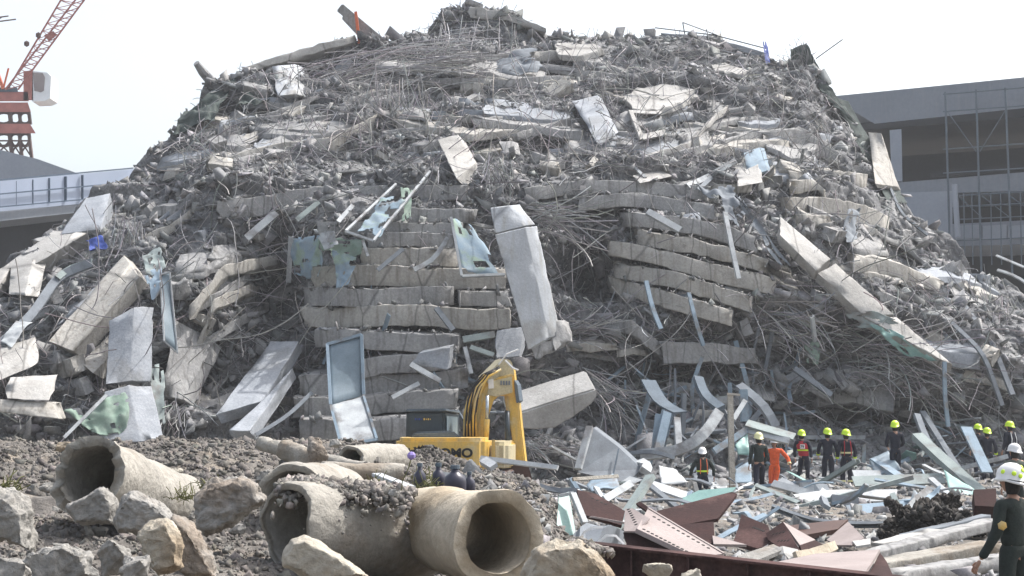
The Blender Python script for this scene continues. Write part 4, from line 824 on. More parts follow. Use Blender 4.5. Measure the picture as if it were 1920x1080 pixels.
mb = MB(); mb.tube([RB(1778, 352) + Vector((0, -1.3, 0)), RB(1784, 450) + Vector((0, -1.3, 0))], .16, 8); mb.build('drain_pipe', M['bpale'], label='pale vertical pipe on the corner of the right building panel', cat='pipe')
# left building
e = empty('gridded_building', (-30, 100, 0), 'low building with blue gridded wall panels at far left', 'building')
def LB(px, py): return P(px, py, 92 + (px - 0) * .03)
def LQ(mb, q, dep, mi=0):
    c = [LB(*p) for p in q]; d = Vector(dep); mb.hexa(c + [p + d for p in c], mi)
mb = MB(); LQ(mb, [(-250, 362), (260, 316), (260, 372), (-250, 420)], (0, 5, 0)); mb.build('wall', M['bluewall'], e)
mb = MB()
for k in range(9):
    x = -90 + k * 31 + 3; mb.bar(LB(x, 347 - (x) * .095 * 1.0) + Vector((0, -.8, 0)), LB(x, 394 - x * .1) + Vector((0, -.8, 0)), .14, .08)
for y in (343, 369, 393): mb.bar(LB(-250, y + 22) + Vector((0, -.82, 0)), LB(255, y - 24) + Vector((0, -.82, 0)), .12, .08)
mb.build('panel_grid', M['bluegrid'], e)
mb = MB(); LQ(mb, [(-250, 418), (260, 374), (260, 386), (-250, 442)], (0, 6, 0)); mb.build('fascia_beam', M['bconc'], e)
mb = MB(); LQ(mb, [(-250, 440), (260, 384), (260, 620), (-250, 640)], (0, .4, 0)); o = mb.build('painted_opening_shade', M['bshade'], e)  # near-black sheet; its colour stands for the shade inside the opening
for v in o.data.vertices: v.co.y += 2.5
rel(e)
mb = MB(); c = [P(-200, 262, 112), P(0, 281, 112), P(70, 298, 112), P(165, 332, 112), P(165, 420, 112), P(-200, 420, 112)]; mb.prism(c, (0, 8, 0)); mb.build('concrete_wall', M['bpale'], label='pale sloping concrete wall under the red tower crane', cat='wall')
# tower crane
e = empty('tower_crane', P(30, 300, 120), 'red tower crane with lattice jib rising at the left edge', 'crane'); Y0 = 120; u = Y0 / F
def cp(x, y, d=0): return P(x, y, Y0 + d)
def arch_band(y0, y1, xl, xr, xl2, xr2):
    mb = MB(); mb.hexa([cp(xl, y0), cp(xr, y0), cp(xr2, y1), cp(xl2, y1), cp(xl, y0, 2), cp(xr, y0, 2), cp(xr2, y1, 2), cp(xl2, y1, 2)]); return mb
arch_band(192, 210, -20, 52, -20, 58).build('slewing_ring', M['craner'], e)
arch_band(232, 250, -20, 56, -20, 67).build('mast_band', M['craner'], e)
mb = MB()
for x in (-6, 20, 38, 56):
    for y0_, y1_ in ((209, 233), (249, 300)): mb.bar(cp(x - 2, y0_, .3), cp(x + (1 if y0_ < 240 else 4), y1_, .3), .26 if x in (20, -6) else .2, .3)
for x0, x1 in ((-6, 20), (20, 38), (38, 56)):
    for y0_, y1_ in ((209, 233), (249, 275)):
        xm = (x0 + x1) / 2; pts = []
        for k in range(7):
            a = math.pi * k / 6; pts.append(cp(xm - math.cos(a) * (x1 - x0) / 2, y0_ + 9 - math.sin(a) * 7, .3))
        for a_, b_ in zip(pts, pts[1:]): mb.bar(a_, b_, .16, .2)
        pts = [cp(xm - math.cos(math.pi * k / 6) * (x1 - x0) / 2, y1_ - 8 + math.sin(math.pi * k / 6) * 7, .3) for k in range(7)]
        for a_, b_ in zip(pts, pts[1:]): mb.bar(a_, b_, .16, .2)
    mb.bar(cp(x0, 262, .3), cp(x1, 290, .3), .1, .1); mb.bar(cp(x1, 262, .3), cp(x0, 290, .3), .1, .1); mb.bar(cp(x0, 264, .3), cp(x1, 264, .3), .14, .1)
mb.build('mast', M['craned'], e)
arch_band(172, 190, -20, 52, -20, 54).build('turntable', M['craner'], e)
mb = MB(); mb.box(0, 0, 0, 0, 0, 0) if 0 else None
arch_band(164, 173, -20, 32, -20, 34).build('platform', M['cabg'], e)
mb = arch_band(133, 188, 44, 62, 44, 62); mb.build('machinery_front', M['craner'], e)
mb = MB(); c = [cp(61, 133), cp(88, 136), cp(96, 143), cp(94, 184), cp(84, 189), cp(60, 190)]; mb.prism(c, (0, 2, 0)); mh = mb.build('machinery_house', M['helw'], e)
mb = MB(); c = [cp(62, 136, -.05), cp(80, 137, -.05), cp(84, 145, -.05), cp(82, 170, -.05), cp(76, 173, -.05), cp(64, 170, -.05)]; mb.prism(c, (0, .06, 0)); mb.build('machinery_panel', M['pink'], e)
mb = MB()
J = [((10, 168), (146, -6)), ((34, 168), (164, -8)), ((16, 165), (118, -6))]
for i, (a_, b_) in enumerate(J): mb.tube([cp(*a_, (0, 0, 1.2)[i]), cp(*b_, (0, 0, 1.2)[i])], .075, 5)
for k in range(12):
    t = k / 12; t2 = (k + .5) / 12; t3 = (k + 1) / 12
    L_ = lambda j, t: cp(J[j][0][0] + (J[j][1][0] - J[j][0][0]) * t, J[j][0][1] + (J[j][1][1] - J[j][0][1]) * t, (0, 0, 1.2)[j])
    mb.tube([L_(0, t), L_(1, t2)], .035, 4); mb.tube([L_(1, t2), L_(0, t3)], .035, 4); mb.tube([L_(0, t), L_(2, t2)], .03, 4); mb.tube([L_(2, t2), L_(0, t3)], .03, 4); mb.tube([L_(1, t), L_(2, t2)], .03, 4)
mb.build('jib', M['craner'], e)
mb = MB(); mb.bar(cp(-8, 125), cp(6, 167), .28, .2); mb.bar(cp(6, 167), cp(16, 128), .12, .1); mb.build('a_frame', M['orange'], e)
for x, y in ((50, 82), (72, 66)):
    mb = MB(); mb.lathe(cp(x, y), [(0, -.25), (.2, -.12), (.2, .12), (0, .25)], 8); mb.build('pulley', M['craned'], e)
mb = MB(); mb.hexa([cp(82, 66), cp(100, 58), cp(107, 66), cp(92, 78), cp(82, 66, .8), cp(100, 58, .8), cp(107, 66, .8), cp(92, 78, .8)]); mb.build('jib_joint', M['craner'], e)
rel(e)
mb = MB()
for a_, b_ in [((-30, 44), (30, 36)), ((-30, 36), (16, 30)), ((-10, 40), (5, 31))]: mb.tube([P(*a_, 150), P(*b_, 150)], .07, 4)
mb.build('crane_jib_tip', M['craned'], label='thin dark tip of a second crane jib at the left edge', cat='crane')
# ---------------------------------------------------------------- excavator
ex = empty('excavator', P(850, 960, 41), 'yellow tracked excavator seen from behind, arm raised then bent down', 'excavator'); YE = 40.
def E(px, py, d=0): return P(px, py, YE + d)
def plan_ext(mb, plan, z0, z1, inset=0, mi=0):
    n = len(plan); b = [Vector((x, y, z0)) for x, y in plan]; t = [Vector((x, y, z1)) for x, y in plan]
    mb.add(b + t, [tuple(range(n))[::-1], tuple(range(n, 2 * n))] + [(i, (i + 1) % n, n + (i + 1) % n, n + i) for i in range(n)], mi)
zt = E(800, 821).z; zb = .95
mb = MB(); plan_ext(mb, [(-2.88, 40.5), (-2.8, 40.15), (-2.5, 40.0), (-.95, 40.0), (-.72, 40.08), (-.58, 40.3), (-.5, 41.3), (-2.85, 41.6)], zb, zt); cw = mb.build('counterweight', M['yellow'], ex, bevel=.09)
mb = MB(); plan_ext(mb, [(-.54, 40.45), (-.3, 40.42), (-.12, 40.55), (0, 40.9), (.1, 42.2), (-.5, 42.2)], zb + .05, zt - .1); mb.build('side_panel', M['cream'], ex, bevel=.1)
mb = MB(); mb.box(-.5, -.42, 40.28, 40.34, zb, zt - .05); mb.build('panel_seam', M['yellow'], ex, bevel=.01)
mb = MB(); plan_ext(mb, [(-2.75, 41.3), (-.2, 41.3), (.1, 42.2), (.1, 43.6), (-2.75, 43.6)], zb, zt - .12); mb.build('engine_deck', M['yellow'], ex, bevel=.05)
mb = MB(); mb.hexa([E(778, 809, .8), E(848, 807, .8), E(868, 823, .8), E(768, 823, .8), E(782, 809, 2), E(850, 808, 2), E(868, 823, 2.1), E(770, 823, 2)]); mb.build('engine_cover', M['cabg'], ex, bevel=.05)
mb = MB(); mb.hexa([E(762, 770, 1.6), E(834, 769, 1.6), E(834, 824, 1.6), E(761, 824, 1.6), E(766, 771, 3.2), E(862, 773, 3.4), E(862, 824, 3.4), E(764, 824, 3.2)]); cab = mb.build('cab', M['cab'], ex, bevel=.07)
mb = MB(); mb.hexa([E(761, 767, 1.5), E(836, 766, 1.5), E(836, 771, 1.5), E(761, 772, 1.5), E(766, 768, 3.2), E(864, 771, 3.4), E(864, 776, 3.4), E(766, 773, 3.2)]); mb.build('cab_roof', M['cabg'], ex, bevel=.02)
mb = MB(); mb.hexa([E(768, 777, 1.55), E(828, 776, 1.55), E(828, 808, 1.55), E(767, 808, 1.55), E(768, 777, 1.6), E(828, 776, 1.6), E(828, 808, 1.6), E(767, 808, 1.6)]); mb.build('rear_window', M['cab'], ex, bevel=.01)
mb = MB(); mb.hexa([E(838, 780, 1.68), E(858, 782, 3.1), E(858, 814, 3.1), E(838, 814, 1.68), E(837, 780, 1.7), E(857, 782, 3.14), E(857, 814, 3.14), E(837, 814, 1.7)]); mb.build('side_window', M['glass'], ex)
# small blue and yellow mark on the rear window
mb = MB()
for i, (x, w_) in enumerate([(778, 3), (782, 2), (785, 4), (790, 2), (794, 4), (799, 2), (802, 3), (806, 2)]):
    h = (5, 3.4, 4.6, 3.2)[i % 4]; a_ = E(x, 786.5 - h / 2, 1.53); mb.box(a_.x, a_.x + w_ * .0105, a_.y, a_.y + .01, a_.z - h * .0105, a_.z, 0 if i < 4 else 1)
mb.build('window_mark', [M['bluecloth'], M['yellow']], ex)
def text(body, loc, size, m, parent, rot=(R(90), 0, 0), name='lettering', ext=.006, bold=.012, sx=1):
    cu = bpy.data.curves.new(name, 'FONT'); cu.body = body; cu.size = size; cu.extrude = ext; cu.offset = bold; cu.align_x = 'LEFT'
    o = bpy.data.objects.new(name, cu); COL.objects.link(o); o.location = loc; o.rotation_euler = rot; o.scale = (sx, 1, 1); o.parent = parent
    bpy.context.view_layer.update(); dg = bpy.context.evaluated_depsgraph_get()
    me = bpy.data.meshes.new_from_object(o.evaluated_get(dg)); n = bpy.data.objects.new(name, me); COL.objects.link(n)
    n.matrix_local = o.matrix_local.copy(); n.parent = parent; me.materials.clear(); me.materials.append(m); bpy.data.objects.remove(o)
    return n
lt = text('SUMITOMO', Vector((E(752, 856).x, 39.985, E(752, 857).z)), .30, M['black'], ex, sx=1.12, bold=.012)
lt['_t'] = 1
# boom: traced side outline given real width
outline = [(886, 824), (872, 812), (871, 775), (878, 742), (892, 716), (912, 696), (930, 682), (948, 676), (960, 684), (966, 706), (964, 742), (936, 740), (928, 742), (917, 760), (910, 790), (906, 824)]
mb = MB(); pts = [E(x, y, 1.9) for x, y in outline]
c_up = pts[:9]
mb.prism([E(x, y, 2.0) for x, y in [(893, 822), (898, 790), (906, 752), (916, 728), (934, 708), (962, 700), (964, 742), (936, 742), (926, 752), (917, 780), (912, 822)]], (-.28, .62, 0)); mb.build('boom', M['yellow'], ex, bevel=.03)
mb = MB(); mb.prism([E(x, y, 2.1) for x, y in [(908, 708), (926, 690), (944, 672), (960, 676), (966, 704), (950, 708), (938, 706), (920, 722)]], (-.2, .5, 0)); mb.build('boom_head', M['cream'], ex, bevel=.03)
mb = MB(); mb.prism([E(x, y, 1.96) for x, y in [(916, 716), (960, 706), (961, 736), (930, 744), (914, 740)]], (0, .05, 0)); mb.build('boom_plate', M['cream'], ex, bevel=.01)
mb = MB(); a_ = E(938, 714, 1.93)
for i, h in enumerate((0, 1, 2, 3)): mb.box(a_.x + i * .07, a_.x + i * .07 + .045, a_.y, a_.y + .01, a_.z - .11, a_.z)
mb.build('plate_mark', M['alud'], ex)
mb = MB(); mb.hexa([E(915, 712, 1.9), E(925, 710, 1.9), E(926, 728, 1.9), E(916, 729, 1.9), E(915, 712, 1.98), E(925, 710, 1.98), E(926, 728, 1.98), E(916, 729, 1.98)]); mb.build('work_lamp', M['helw'], ex, bevel=.01)
for k in range(8):
    f_ = k / 7; mb = MB()
    rh = random.Random(k); jx = lambda a: a + rh.uniform(-2.2, 2.2); mb.tube([E(873 + 20 * f_, 818, 1.9 - .1 * f_), E(jx(873 + 19 * f_), 780, 1.75), E(jx(877 + 19 * f_), 750, 1.7), E(jx(886 + 18 * f_), 726, 1.7), E(jx(905 + 13 * f_), 704 + rh.uniform(-3, 3), 1.75), E(936 + 4 * f_, 688 + f_ * 6, 1.9)], (.03, .024, .036)[k % 3], 6)
    mb.build('hydraulic_hose', M['yellow'] if k % 2 else M['black'], ex, smooth=True)
mb = MB(); mb.prism([E(x, y, 2.2) for x, y in [(874, 818), (875, 775), (883, 744), (896, 720), (914, 702), (930, 700), (905, 745), (898, 780), (895, 818)]], (-.1, .3, 0)); mb.build('boom_back', M['yellow'], ex, bevel=.02)
mb = MB(); mb.tube([E(914, 742, 1.8), E(913, 790, 1.8)], .045, 8, 0); mb.tube([E(913, 786, 1.8), E(911, 822, 1.8)], .075, 8, 1); mb.build('boom_cylinder', [M['chrome'], M['yellow']], ex, smooth=True)
mb = MB(); mb.prism([E(x, y, 2.2) for x, y in [(945, 690), (962, 688), (967, 730), (973, 758), (977, 800), (985, 868), (966, 868), (958, 810), (949, 770), (944, 735)]], (.06, .42, 0)); mb.build('stick', M['yellow'], ex, bevel=.03)
mb = MB(); mb.prism([E(x, y, 2.15) for x, y in [(964, 712), (970, 722), (974, 752), (968, 756), (965, 735)]], (.1, .3, 0)); mb.build('stick_bracket', M['cabg'], ex, bevel=.01)
mb = MB(); mb.tube([E(951, 770, 2.1), E(952, 840, 2.1)], .07, 8); mb.build('stick_cylinder', M['cab'], ex, smooth=True)
mb = MB(); mb.prism([E(x, y, 2.0) for x, y in [(958, 866), (990, 866), (1000, 905), (980, 925), (950, 915)]], (-.3, .9, 0)); mb.build('bucket', M['craned'], ex, bevel=.03)
mb = MB(); mb.tube([E(935, 684, 1.9), E(950, 664, 1.8), E(972, 655, 1.8)], .02, 5); mb.tube([E(948, 676, 1.9), E(962, 690, 1.8), E(972, 694, 1.8)], .03, 5); mb.build('loose_hose', M['helw'], ex)
for x0 in (-2.85, -.55):
    mb = MB(); prof = [(40.1, .45), (40.3, .12), (40.7, .0), (43.3, .0), (43.7, .12), (43.9, .45), (43.7, .8), (43.3, .9), (40.7, .9), (40.3, .8)]
    mb.prism([(x0, y, z + .02) for y, z in prof], (.6, 0, 0)); mb.build('track', M['craned'], ex, bevel=.03)
mb = MB(); mb.box(-2.3, -.5, 41.1, 43, .4, .97); mb.build('undercarriage', M['craned'], ex, bevel=.03)
for o in ex.children:
    o.location = o.location - ex.location if o.get('_t') else -ex.location
    if o.get('_t'): del o['_t']
# ---------------------------------------------------------------- foreground pipes and rocks
def pipe(name, a, b, ro, ri, label, m='pipe', jag=.06, arc=(0, 1), seg=64, cap=False, flare=0, sd=1, jend=1):
    """thick concrete pipe from a to b, broken rims"""
    a = np.array(a); b = np.array(b); ax = b - a; L = np.linalg.norm(ax); ax = ax / L
    up = np.array([0, 0, 1.]); s_ = np.cross(ax, up); s_ /= np.linalg.norm(s_); t_ = np.cross(s_, ax)
    nl = max(6, int(L / .04)); th = np.linspace(arc[0], arc[1], seg + 1) * 2 * math.pi; closed = arc[1] - arc[0] > .99
    if closed: th = th[:-1]
    n = len(th); rows = []; 
    e0 = fbm(np.stack([np.cos(th) * 2 + sd, np.sin(th) * 2, 0 * th], -1), sd, 4) * jag + jag * .5
    e1 = fbm(np.stack([np.cos(th) * 2 + sd, np.sin(th) * 2, 0 * th + 5], -1), sd, 4) * jag * jend + jag * .5
    prof = [(ro - .012, 0)] + [(ro, t) for t in np.linspace(.02, 1, nl)] + [(ri, t) for t in np.linspace(1, 0, nl)] + [(ri, 0), (ro - .012, 0)]
    V_ = []
    for r_, t in prof:
        tt = t * L; off = e0 * (1 - t) ** 6 - e1 * t ** 6; rr = r_ + flare * max(0, 1 - t * L / .25) ** 2 * (1 if r_ > ri else .0)
        V_.append(a + ax * (tt + off)[:, None] + (s_ * np.cos(th)[:, None] + t_ * np.sin(th)[:, None]) * rr)
    V_ = np.stack(V_, 0); shp = V_.shape; q = V_.reshape(-1, 3)
    q = q + np.stack([fbm(q * 5 + sd + k * 9, k, 4) for k in range(3)], -1) * .014 + np.stack([fbm(q * 1.3 + sd + k * 9, k, 2) for k in range(3)], -1) * .02
    nr_, nn = shp[0], n; f = []
    for i in range(nr_ - 1):
        for k in range(nn if closed else nn - 1): f.append((i * nn + k, i * nn + (k + 1) % nn, (i + 1) * nn + (k + 1) % nn, (i + 1) * nn + k))
    return mk(name, q, f, M[m], label=label, cat='concrete pipe', smooth=True)
pipe('concrete_pipe', P(938, 1006, 11.5), P(808, 988, 13.0), .325, .25, 'cream open pipe facing the camera, right of the big lying pipe', 'pipec', jag=.06, sd=3, flare=.03)
pipe('concrete_pipe', P(535, 990, 12.0), P(800, 1002, 13.0), .335, .28, 'big pale pipe lying sideways with soil heaped on top', 'pipe', jag=.05, sd=5)
pipe('concrete_pipe', P(160, 888, 14.2), P(335, 955, 16.0), .335, .28, 'broken old pipe with a dark mouth opening to the left', 'pipe', jag=.13, sd=7, flare=.05, jend=.5)
pipe('concrete_pipe', P(545, 930, 15), P(640, 935, 17), .33, .26, 'pipe rim arching up behind the big lying pipe', 'pipe', jag=.04, sd=9)
pipe('concrete_pipe', P(655, 862, 23), P(750, 858, 24.5), .21, .15, 'short stubby pale pipe on the ridge below the counterweight', 'pipe', jag=.04, sd=11)
pipe('concrete_pipe', P(490, 830, 22), P(585, 862, 21), .10, .06, 'slim pale pipe lying left of the upright boulder', 'pipe', jag=.04, sd=12)
pipe('concrete_pipe', P(530, 842, 20.5), P(600, 872, 20), .13, .09, 'thicker pale pipe end just below the slim one', 'pipe', jag=.04, sd=13)
pipe('concrete_pipe', P(605, 862, 21.5), P(690, 880, 20.5), .09, .05, 'thin pale pipe right of the upright boulder', 'pipe', jag=.04, sd=14)
pipe('concrete_pipe', P(600, 884, 19), P(760, 886, 19.5), .10, .06, 'long low pipe running behind the big lying pipe', 'pipe', jag=.04, sd=15)
def rock(px, py, Y, w_, h, label, m='rock', sd=1, dep=None, npt=14, flat=1, amp=.06, name='boulder', poly=None, cat='boulder'):
    """angular boulder, w_ and h in picture pixels; poly = picture outline of its near side"""
    sc = F / Y; r = random.Random(sd); W, H = w_ / sc / 2, h / sc / 2; D = (dep or min(W, H) * 1.0); c = np.array(P(px, py, Y)); bm = bmesh.new()
    if poly:
        for x, y in poly:
            p = np.array(P(x, y, Y)) - c
            bm.verts.new(p + np.array([0, -D * .25, 0])); bm.verts.new(np.array([p[0] * .75, D * .9, p[2] * .8])); bm.verts.new(np.array([p[0] * .8, -D * .9, p[2] * .72]))
    else:
        for _ in range(npt):
            v = Vector([r.gauss(0, 1) for _ in range(3)]).normalized(); k = max(abs(v.x), abs(v.y), abs(v.z)) ** .6; v = v / k
            bm.verts.new((v.x * W, v.y * D, v.z * H))
    bmesh.ops.convex_hull(bm, input=bm.verts); bmesh.ops.delete(bm, geom=[v for v in bm.verts if not v.link_faces], context='VERTS')
    bmesh.ops.bevel(bm, geom=bm.edges[:], offset=min(W, H, D) * .035, segments=1, affect='EDGES')
    bmesh.ops.triangulate(bm, faces=bm.faces)
    for _ in range(7):
        lg = [e_ for e_ in bm.edges if e_.calc_length() > max(.022, min(W, H) * .1)]
        if not lg or len(bm.verts) > 14000: break
        bmesh.ops.subdivide_edges(bm, edges=lg, cuts=1); bmesh.ops.triangulate(bm, faces=bm.faces)
    bm.normal_update()
    bm.verts.index_update(); q = np.array([v.co[:] for v in bm.verts]); n = np.array([v.normal[:] for v in bm.verts]); s_ = min(W, H)
    q = q + n * ((fbm(q / s_ * 1.6 + sd * 3, sd, 5, .6) - .9 * np.abs(fbm(q / s_ * 2.6 + sd, sd + 9, 4, .6))) * amp * s_ * 2)[:, None]
    f = [[v.index for v in fc.verts] for fc in bm.faces]; bm.free()
    return mk(name, q + c, np.array(f), M[m], label=label, cat=cat)
rock(20, 975, 8.6, 130, 150, 'big grey block cut by the left edge at the lower left', 'rock', 21, poly=[(-60, 920), (10, 908), (40, 925), (64, 958), (66, 1036), (20, 1024), (-60, 1000)])
rock(178, 945, 12, 90, 80, 'angular grey fragment below the dark pipe mouth', 'rock', 22, poly=[(126, 952), (170, 930), (198, 908), (224, 945), (222, 985), (150, 985)])
rock(275, 955, 11.5, 110, 100, 'white topped boulder in the middle of the left foreground', 'rock', 23, poly=[(215, 975), (230, 935), (250, 921), (280, 928), (315, 950), (345, 990), (300, 1010), (225, 1000)])
rock(305, 1030, 9.8, 90, 110, 'cream cube shaped boulder with a crusty top', 'rockc', 24, poly=[(262, 995), (285, 975), (320, 968), (342, 1010), (345, 1068), (300, 1082), (270, 1040)])
rock(430, 945, 13.2, 130, 120, 'large rounded muddy boulder between two pipes', 'rock', 25, poly=[(366, 930), (400, 900), (455, 888), (490, 905), (500, 935), (440, 990), (390, 1005), (372, 985)])
rock(370, 1010, 10.4, 120, 120, 'long dark grey wedge sloping down right of the cream boulder', 'rock', 26, poly=[(325, 960), (350, 975), (395, 1040), (412, 1090), (345, 1090), (340, 1020)])
rock(600, 1045, 8.6, 150, 90, 'white pointed wedge leaning against the big lying pipe', 'rockc', 27, poly=[(528, 1040), (545, 1008), (572, 1000), (640, 1040), (700, 1084), (600, 1100), (530, 1060)], amp=.03)
rock(1065, 1060, 8.4, 180, 110, 'large cream boulder at the bottom centre with mud on top', 'rockc', 28, poly=[(972, 1085), (998, 1028), (1035, 1008), (1090, 1010), (1130, 1040), (1165, 1100), (980, 1115)], amp=.05)
rock(110, 1045, 8.2, 170, 90, 'pale crusty boulder at the bottom left corner', 'rock', 29, poly=[(20, 1060), (60, 1030), (130, 1015), (170, 1035), (190, 1085), (100, 1110), (10, 1100)], amp=.09)
rock(15, 1070, 7.8, 90, 50, 'grey stone in the extreme bottom left corner', 'rock', 30)
rock(208, 1045, 9.2, 70, 70, 'small angular stone left of the cream boulder', 'rock', 31)
rock(250, 1060, 9, 60, 60, 'small dark stone touching the foot of the cream boulder', 'rock', 32)
rock(597, 850, 20, 44, 62, 'upright mud coated boulder standing on the ridge', 'rock', 33)
rock(630, 832, 21.5, 26, 20, 'small clod perched behind the upright boulder', 'rock', 34)
rock(510, 900, 15.5, 60, 40, 'brown clod left of the arching pipe rim', 'rock', 35)
rock(1232, 1070, 14, 60, 30, 'white stone beside the dark red girder at the bottom', 'rockc', 36)
rock(1302, 1078, 13, 60, 26, 'cream stone at the bottom edge under the red girder', 'rockc', 37)
rock(120, 838, 24, 34, 20, 'pale stone on the far left of the soil ridge', 'rockc', 38)
rock(22, 846, 24, 34, 24, 'grey stone on the soil ridge at the left edge', 'rock', 39)
rock(330, 885, 19, 28, 16, 'white bit lying right of the broken old pipe', 'rockc', 40)
rock(368, 843, 24, 18, 8, 'tiny white chip on the soil ridge', 'rockc', 41)
rock(625, 920, 12.2, 36, 26, 'round stone sitting in the soil on top of the big pipe', 'rock', 42)
rock(740, 925, 12, 26, 18, 'small stone on top of the big pipe near its right end', 'rock', 43)
rock(808, 850, 30, 70, 34, 'dark clod heap in front of the excavator lettering', 'dark', 44, name='soil_lump', cat='soil lump', amp=.2)
for i in range(58):
    r = random.Random(900 + i); x = r.uniform(0, 520); y = r.uniform(905, 1080)
    p = gpt(x, y, 7, 16); rock(x, y, p.y, r.uniform(14, 62) * 10 / p.y, r.uniform(12, 46) * 10 / p.y, 'small angular stone scattered between the left foreground boulders', 'rock', 300 + i, name='stone', cat='stone')['group'] = 'stones of the left foreground'
for i in range(40):
    r = random.Random(950 + i); x = r.uniform(980, 1900); y = r.uniform(880, 1070)
    p = gpt(x, y, 14, 50); rock(x, y, p.y, r.uniform(12, 34) * 25 / p.y, r.uniform(9, 24) * 25 / p.y, 'grey concrete lump scattered among girders and aluminium debris', 'rock', 400 + i, name='concrete_lump', cat='concrete lump')['group'] = 'concrete lumps on the right hand ground'
n = 3000; a_ = nr.uniform(0, 6.28, n); r_ = nr.uniform(0, 1, n) ** .6; cx = P(800, 870, 30)
chunks('soil_clods', np.stack([cx.x + np.cos(a_) * r_ * .95, cx.y + np.sin(a_) * r_ * .6, cx.z - .1 + .38 * (1 - r_) + nr.uniform(-.03, .03, n)], -1), .03 + .11 * nr.uniform(0, 1, n) ** 2, M['clod'], 'brown heap of clods hiding the start of the black lettering on the excavator', cat='soil', lo=.5, hi=1.1)
# soil heaped on the big pipe
xs = nr.uniform(-1.75, -.75, 5200); ys = 12.35 + nr.normal(0, .14, 5200); z0 = P(660, 1000, 12.4).z + .335
chunks('heaped_soil', np.stack([xs, ys, z0 - .03 + .10 * np.exp(-((xs + 1.55) / .35) ** 2) + .06 * np.exp(-((xs + 1.05) / .3) ** 2) * nr.uniform(0, 1, 5200) - 1.3 * (ys - 12.35) ** 2], -1), .012 + .06 * nr.uniform(0, 1, 5200) ** 3, M['clod'], 'brown crumbly soil heaped on top of the big lying pipe', cat='soil', lo=.9, hi=1.9)
xs = nr.normal(0, .06, 900); ys = nr.normal(0, .05, 900); c = P(1085, 1018, 8.4)
chunks('heaped_soil', np.stack([c.x + xs, c.y + .1 + ys, c.z - .02 - abs(xs) * .25 + nr.uniform(-.01, .02, 900)], -1), nr.uniform(.012, .045, 900), M['clod'], 'brown mud crumbs on the large cream boulder', cat='soil', lo=.8, hi=1.7)
mb = MB(); mb.bar(P(706, 890, 14), P(770, 915, 13.2), .09, .03); mb.build('wood_board', M['paint'], bevel=.004, label='white board lying on the big pipe near its right end', cat='board')
# dark bottles behind the open pipe
for x, y0_, y1_, w_, Yb_, lab in [(787, 868, 925, 24, 14.0, 'dark narrow necked bottle, leftmost of the row behind the cream pipe'), (822, 868, 925, 28, 14.1, 'dark blue bottle with a grey cap, middle of the row behind the cream pipe'), (853, 872, 930, 42, 13.9, 'widest dark bottle with rounded shoulders behind the cream pipe'), (880, 884, 930, 22, 14.2, 'small dark bottle half hidden right of the widest one')]:
    e = empty('bottle', P(x, y1_, Yb_), lab, 'bottle'); h = P(x, y0_, Yb_).z - P(x, y1_, Yb_).z; r_ = w_ / 2 * Yb_ / F
    mb = MB(); mb.lathe((0, 0, 0), [(0, -.1), (r_, -.1), (r_, h * .48), (r_ * .92, h * .62), (r_ * .5, h * .74), (r_ * .36, h * .8), (r_ * .36, h * .88), (0, h * .88)], 20); mb.build('bottle_body', M['bottle'], e, smooth=True)
    mb = MB(); mb.lathe((0, 0, h * .88), [(0, 0), (r_ * .42, 0), (r_ * .42, h * .12), (0, h * .12)], 12); mb.build('cap', M['cabg'], e)
e = empty('wildflower', P(752, 925, 12.2), 'dry stalk with one purple flower growing on the big pipe', 'flower')
mb = MB(); mb.tube([(0, 0, -.02), (.01, 0, .09), (.06, 0, .2), (.075, 0, .27)], .004, 5); mb.build('stalk', M['plant'], e)
mb = MB(); mb.lathe((.075, 0, .265), [(0, -.02), (.03, 0), (.034, .02), (.02, .04), (0, .045)], 7); mb.build('blossom', M['purple'], e)
for i, (x, y, Y_) in enumerate([(705, 905, 12.6), (800, 905, 13.4), (395, 905, 13.6), (345, 925, 14.5), (790, 890, 16), (5, 910, 9)]):
    c = P(x, y, Y_); n = 60; rods('dry_grass', np.tile(np.array(c), (n, 1)) + nr.normal(0, .05, (n, 3)) * [1, 1, .2] - [0, 0, .05], nr.normal(0, .5, (n, 3)) + [0, 0, 1], nr.uniform(.05, .16, n), .003, 'sparse dry grass tuft sprouting between the old pipes', .8, .4, m=M['plant'], cat='grass')
# ---------------------------------------------------------------- steel girders in the right foreground
def plate(name, q, Ys, th, m, label, holes=None, cat='steel plate', bevel=.004, parent=None, flanges=None, fm=None, hr=.024):
    """steel plate between picture corners with own distances; holes = rows [(u0,v0,u1,v1,n)]"""
    c = [P(x, y, Y) for (x, y), Y in zip(q, Ys)]
    if len(c) > 3:
        n0_ = (c[1] - c[0]).cross(c[-1] - c[0]); o_ = Vector((0, 0, EYE))
        for i_ in range(2, len(c) - 1):
            d_ = c[i_] - o_; dn = n0_.dot(d_)
            if abs(dn) > 1e-4:
                k_ = n0_.dot(c[0] - o_) / dn
                if .8 < k_ < 1.25: c[i_] = o_ + d_ * k_
    base = c[-1] if parent is None else parent.location
    e = parent or empty(name, base, label, cat); n = (c[1] - c[0]).cross(c[-1] - c[0]).normalized()
    if n.y > 0: n = -n
    mb = MB(); k = len(c); mb.prism([p - base for p in c], -n * th)
    if holes:
        def bl(u, v): return (c[0] * (1 - u) + c[1] * u) * (1 - v) + (c[3] * (1 - u) + c[2] * u) * v - base
        for u0, v0, u1, v1, nn in holes:
            for i in range(nn):
                t = i / max(1, nn - 1); mb.lathe(bl(u0 + (u1 - u0) * t, v0 + (v1 - v0) * t) + n * .003, [(0, 0), (hr, 0), (hr, -.004), (0, -.004)], 10, axis=n, mi=1)
    mb.build('plate', [M[m], M['hole']], e)
    for a_, b_, w_, up in (flanges or []):
        mb = MB(); mb.bar(c[a_] - base, c[b_] - base, w_, .025, up=up); mb.build('flange', M[fm or m], e, bevel=.003)
    return e
